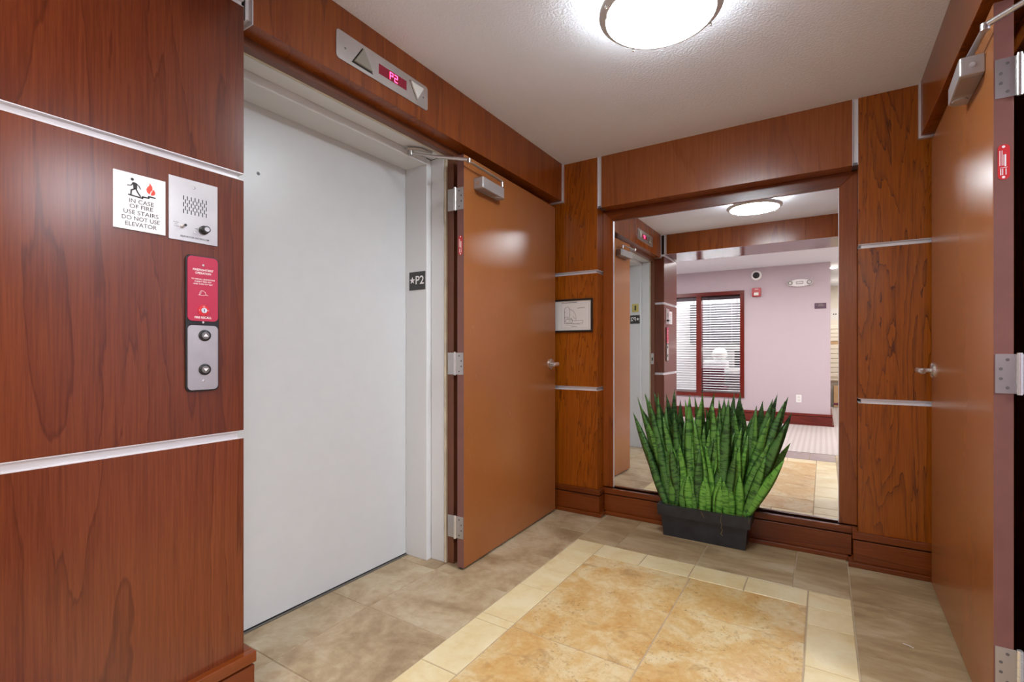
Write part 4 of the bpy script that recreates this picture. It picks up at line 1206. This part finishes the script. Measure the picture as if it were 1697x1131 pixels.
# office behind the window
struct(MB().box(-3.6, XE - .12, -4.1, -4.0, 0, CEIL).build('wall_office_back', 'white_paint'), 'pale back wall of the office')
ol = tag(empty('office_light', (-1.7, -3.1, CEIL)), 'white ceiling light panel of the office behind the blinds', 'ceiling light')
MB().box(-2.3, -1.1, -3.4, -2.8, CEIL - .03, CEIL - .001).build('light_housing', 'pan_white', ol, bevel=.004)
MB().box(-2.26, -1.14, -3.36, -2.84, CEIL - .034, CEIL - .03).build('diffuser', 'downlight', ol)
L = bpy.data.lights.new('lamp', 'AREA'); L.shape = 'RECTANGLE'; L.size = 1.1; L.size_y = .5; L.energy = OFFICE_WATTS; L.color = (0.95, 0.97, 1.0)
o = bpy.data.objects.new('lamp', L); C.objects.link(o); o.parent = ol; o.location = (0, 0, -.045)
dk = tag(empty('office_desk', (-1.5, -3.2, 0)), 'grey office desk behind the right pane', 'desk')
MB().box(-1.95, -0.6, -3.55, -2.9, .70, .73).build('desk_top', 'desk', dk, bevel=.003)
for x in (-1.9, -.66):
    MB().box(x - .02, x + .02, -3.5, -2.95, 0.004, .70).build('desk_leg', 'charcoal', dk)
MB().box(-1.88, -.68, -3.5, -3.48, .3, .70).build('modesty_panel', 'desk', dk)
cb = tag(empty('wall_cabinet', (-1.9, -3.95, 1.35)), 'charcoal wall cabinet on the office back wall', 'cabinet')
MB().box(-2.25, -1.3, -4.0, -3.7, 1.25, 2.05).build('cabinet_box', 'charcoal', cb)
for q in range(2):
    MB().box(-2.24 + q * .475, -1.78 + q * .475, -3.70, -3.682, 1.26, 2.04).build('cabinet_door', 'charcoal', cb, bevel=.002)
bp_ = tag(empty('pin_board', (-1.0, -3.99, 1.4)), 'rose pink pin board on office back wall', 'board')
MB().box(-1.25, -.5, -3.999, -3.985, 1.35, 2.15).build('board_panel', plain('rose_pink_fabric', srgb(206, 120, 140), .9), bp_)
for q in (2.15, 1.32):
    MB().box(-1.27, -.48, -3.999, -3.98, q, q + .03).build('board_trim', 'card', bp_)
ch = tag(empty('office_chair', (-1.62, -2.72, 0)), 'maroon upholstered office chair close to the right pane', 'chair')
MB().box(-1.86, -1.44, -2.62, -2.55, .40, .83).build('backrest', 'maroon', ch, bevel=.02)
MB().box(-1.87, -1.43, -2.60, -2.52 - .5, .42, .50).build('seat', 'maroon', ch, bevel=.02)
MB().tube([(-1.65, -2.8, .10), (-1.65, -2.8, .43)], .03, 10).build('gas_column', 'black', ch)
for a in range(5):
    an = R(72 * a + 20)
    MB().tube([(-1.65, -2.8, .09), (-1.65 + .26 * math.cos(an), -2.8 + .26 * math.sin(an), .04)], [.022, .018], 8).lathe([(0.0, 0.004), (.022, 0.004), (.022, .05), (0.0, .05)], 10, (-1.65 + .26 * math.cos(an), -2.8 + .26 * math.sin(an), 0)).build('base_leg', 'black', ch)
gb = tag(empty('globe_lamp', (-1.6, -3.1, .73)), 'white globe table lamp on box shaped base behind the blind', 'lamp')
MB().box(-1.86, -1.46, -3.25, -2.98, .731, .93).build('lamp_base', 'blind', gb, bevel=.01)
MB().lathe([(0.0, .93)] + [(.13 * math.sin(R(q)), 1.05 - .13 * math.cos(R(q))) for q in range(20, 180, 16)] + [(0.0, 1.18)], 24, (-1.60, -3.12, 0)).build('globe', 'lens_white', gb, smooth=True)
tl = tag(empty('task_lamp', (-1.02, -3.1, .73)), 'small bright task lamp glaring near right edge of the window', 'lamp')
MB().lathe([(0.0, .731), (.07, .731), (.06, .75), (.012, .755), (.012, 1.16), (0.0, 1.16)], 20, (-1.05, -3.05, 0)).build('lamp_stand', 'charcoal', tl, smooth=True)
MB().lathe([(0.0, 1.16)] + [(.05 * math.sin(R(q)), 1.21 - .05 * math.cos(R(q))) for q in range(20, 180, 20)] + [(0.0, 1.26)], 18, (-1.05, -3.05, 0)).build('lit_bulb', 'bulb', tl, smooth=True)
mo_ = tag(empty('monitor', (-1.0, -3.3, .73)), 'black computer monitor on the office desk', 'monitor')
MB().box(-1.38, -.82, -3.34, -3.31, .82, 1.12).build('screen', 'black', mo_, bevel=.004)
MB().box(-1.12, -1.08, -3.36, -3.34, .735, .95).box(-1.2, -1.0, -3.42, -3.28, .731, .742).build('stand', 'black', mo_)
pp_ = tag(MB().box(-1.42, -1.12, -3.15, -2.95, .731, .79).build('paper_stack', 'paper', bevel=.003), 'white stack of papers on the office desk', 'papers')

# ------------------------------------------------------------------ room through the right doorway (side passage)
gx = MB()
gx.box(0.70, 3.3, 2.25, 2.35, 0, CEIL); gx.box(3.3, 3.4, 0.47, 2.35, 0, CEIL)
struct(gx.build('wall_passage', 'garage'), 'painted block wall of the side passage')
struct(MB().box(0.60, 3.3, 0.47, 2.25, -.06, -.002).build('floor_passage', 'garage_floor'), 'concrete floor of the side passage')
fl = tag(empty('passage_light', (1.9, 1.35, CEIL)), 'cool fluorescent fitting on the side passage ceiling', 'ceiling light')
MB().box(1.3, 2.5, 1.25, 1.45, CEIL - .05, CEIL - .001).build('fitting', 'pan_white', fl, bevel=.006)
MB().box(1.33, 2.47, 1.27, 1.43, CEIL - .064, CEIL - .05).build('lens', 'tube', fl, bevel=.004)
L = bpy.data.lights.new('lamp', 'AREA'); L.shape = 'RECTANGLE'; L.size = 1.1; L.size_y = .15; L.energy = COOL_WATTS; L.color = COOL
o = bpy.data.objects.new('lamp', L); C.objects.link(o); o.parent = fl; o.location = (0, 0, -.07)
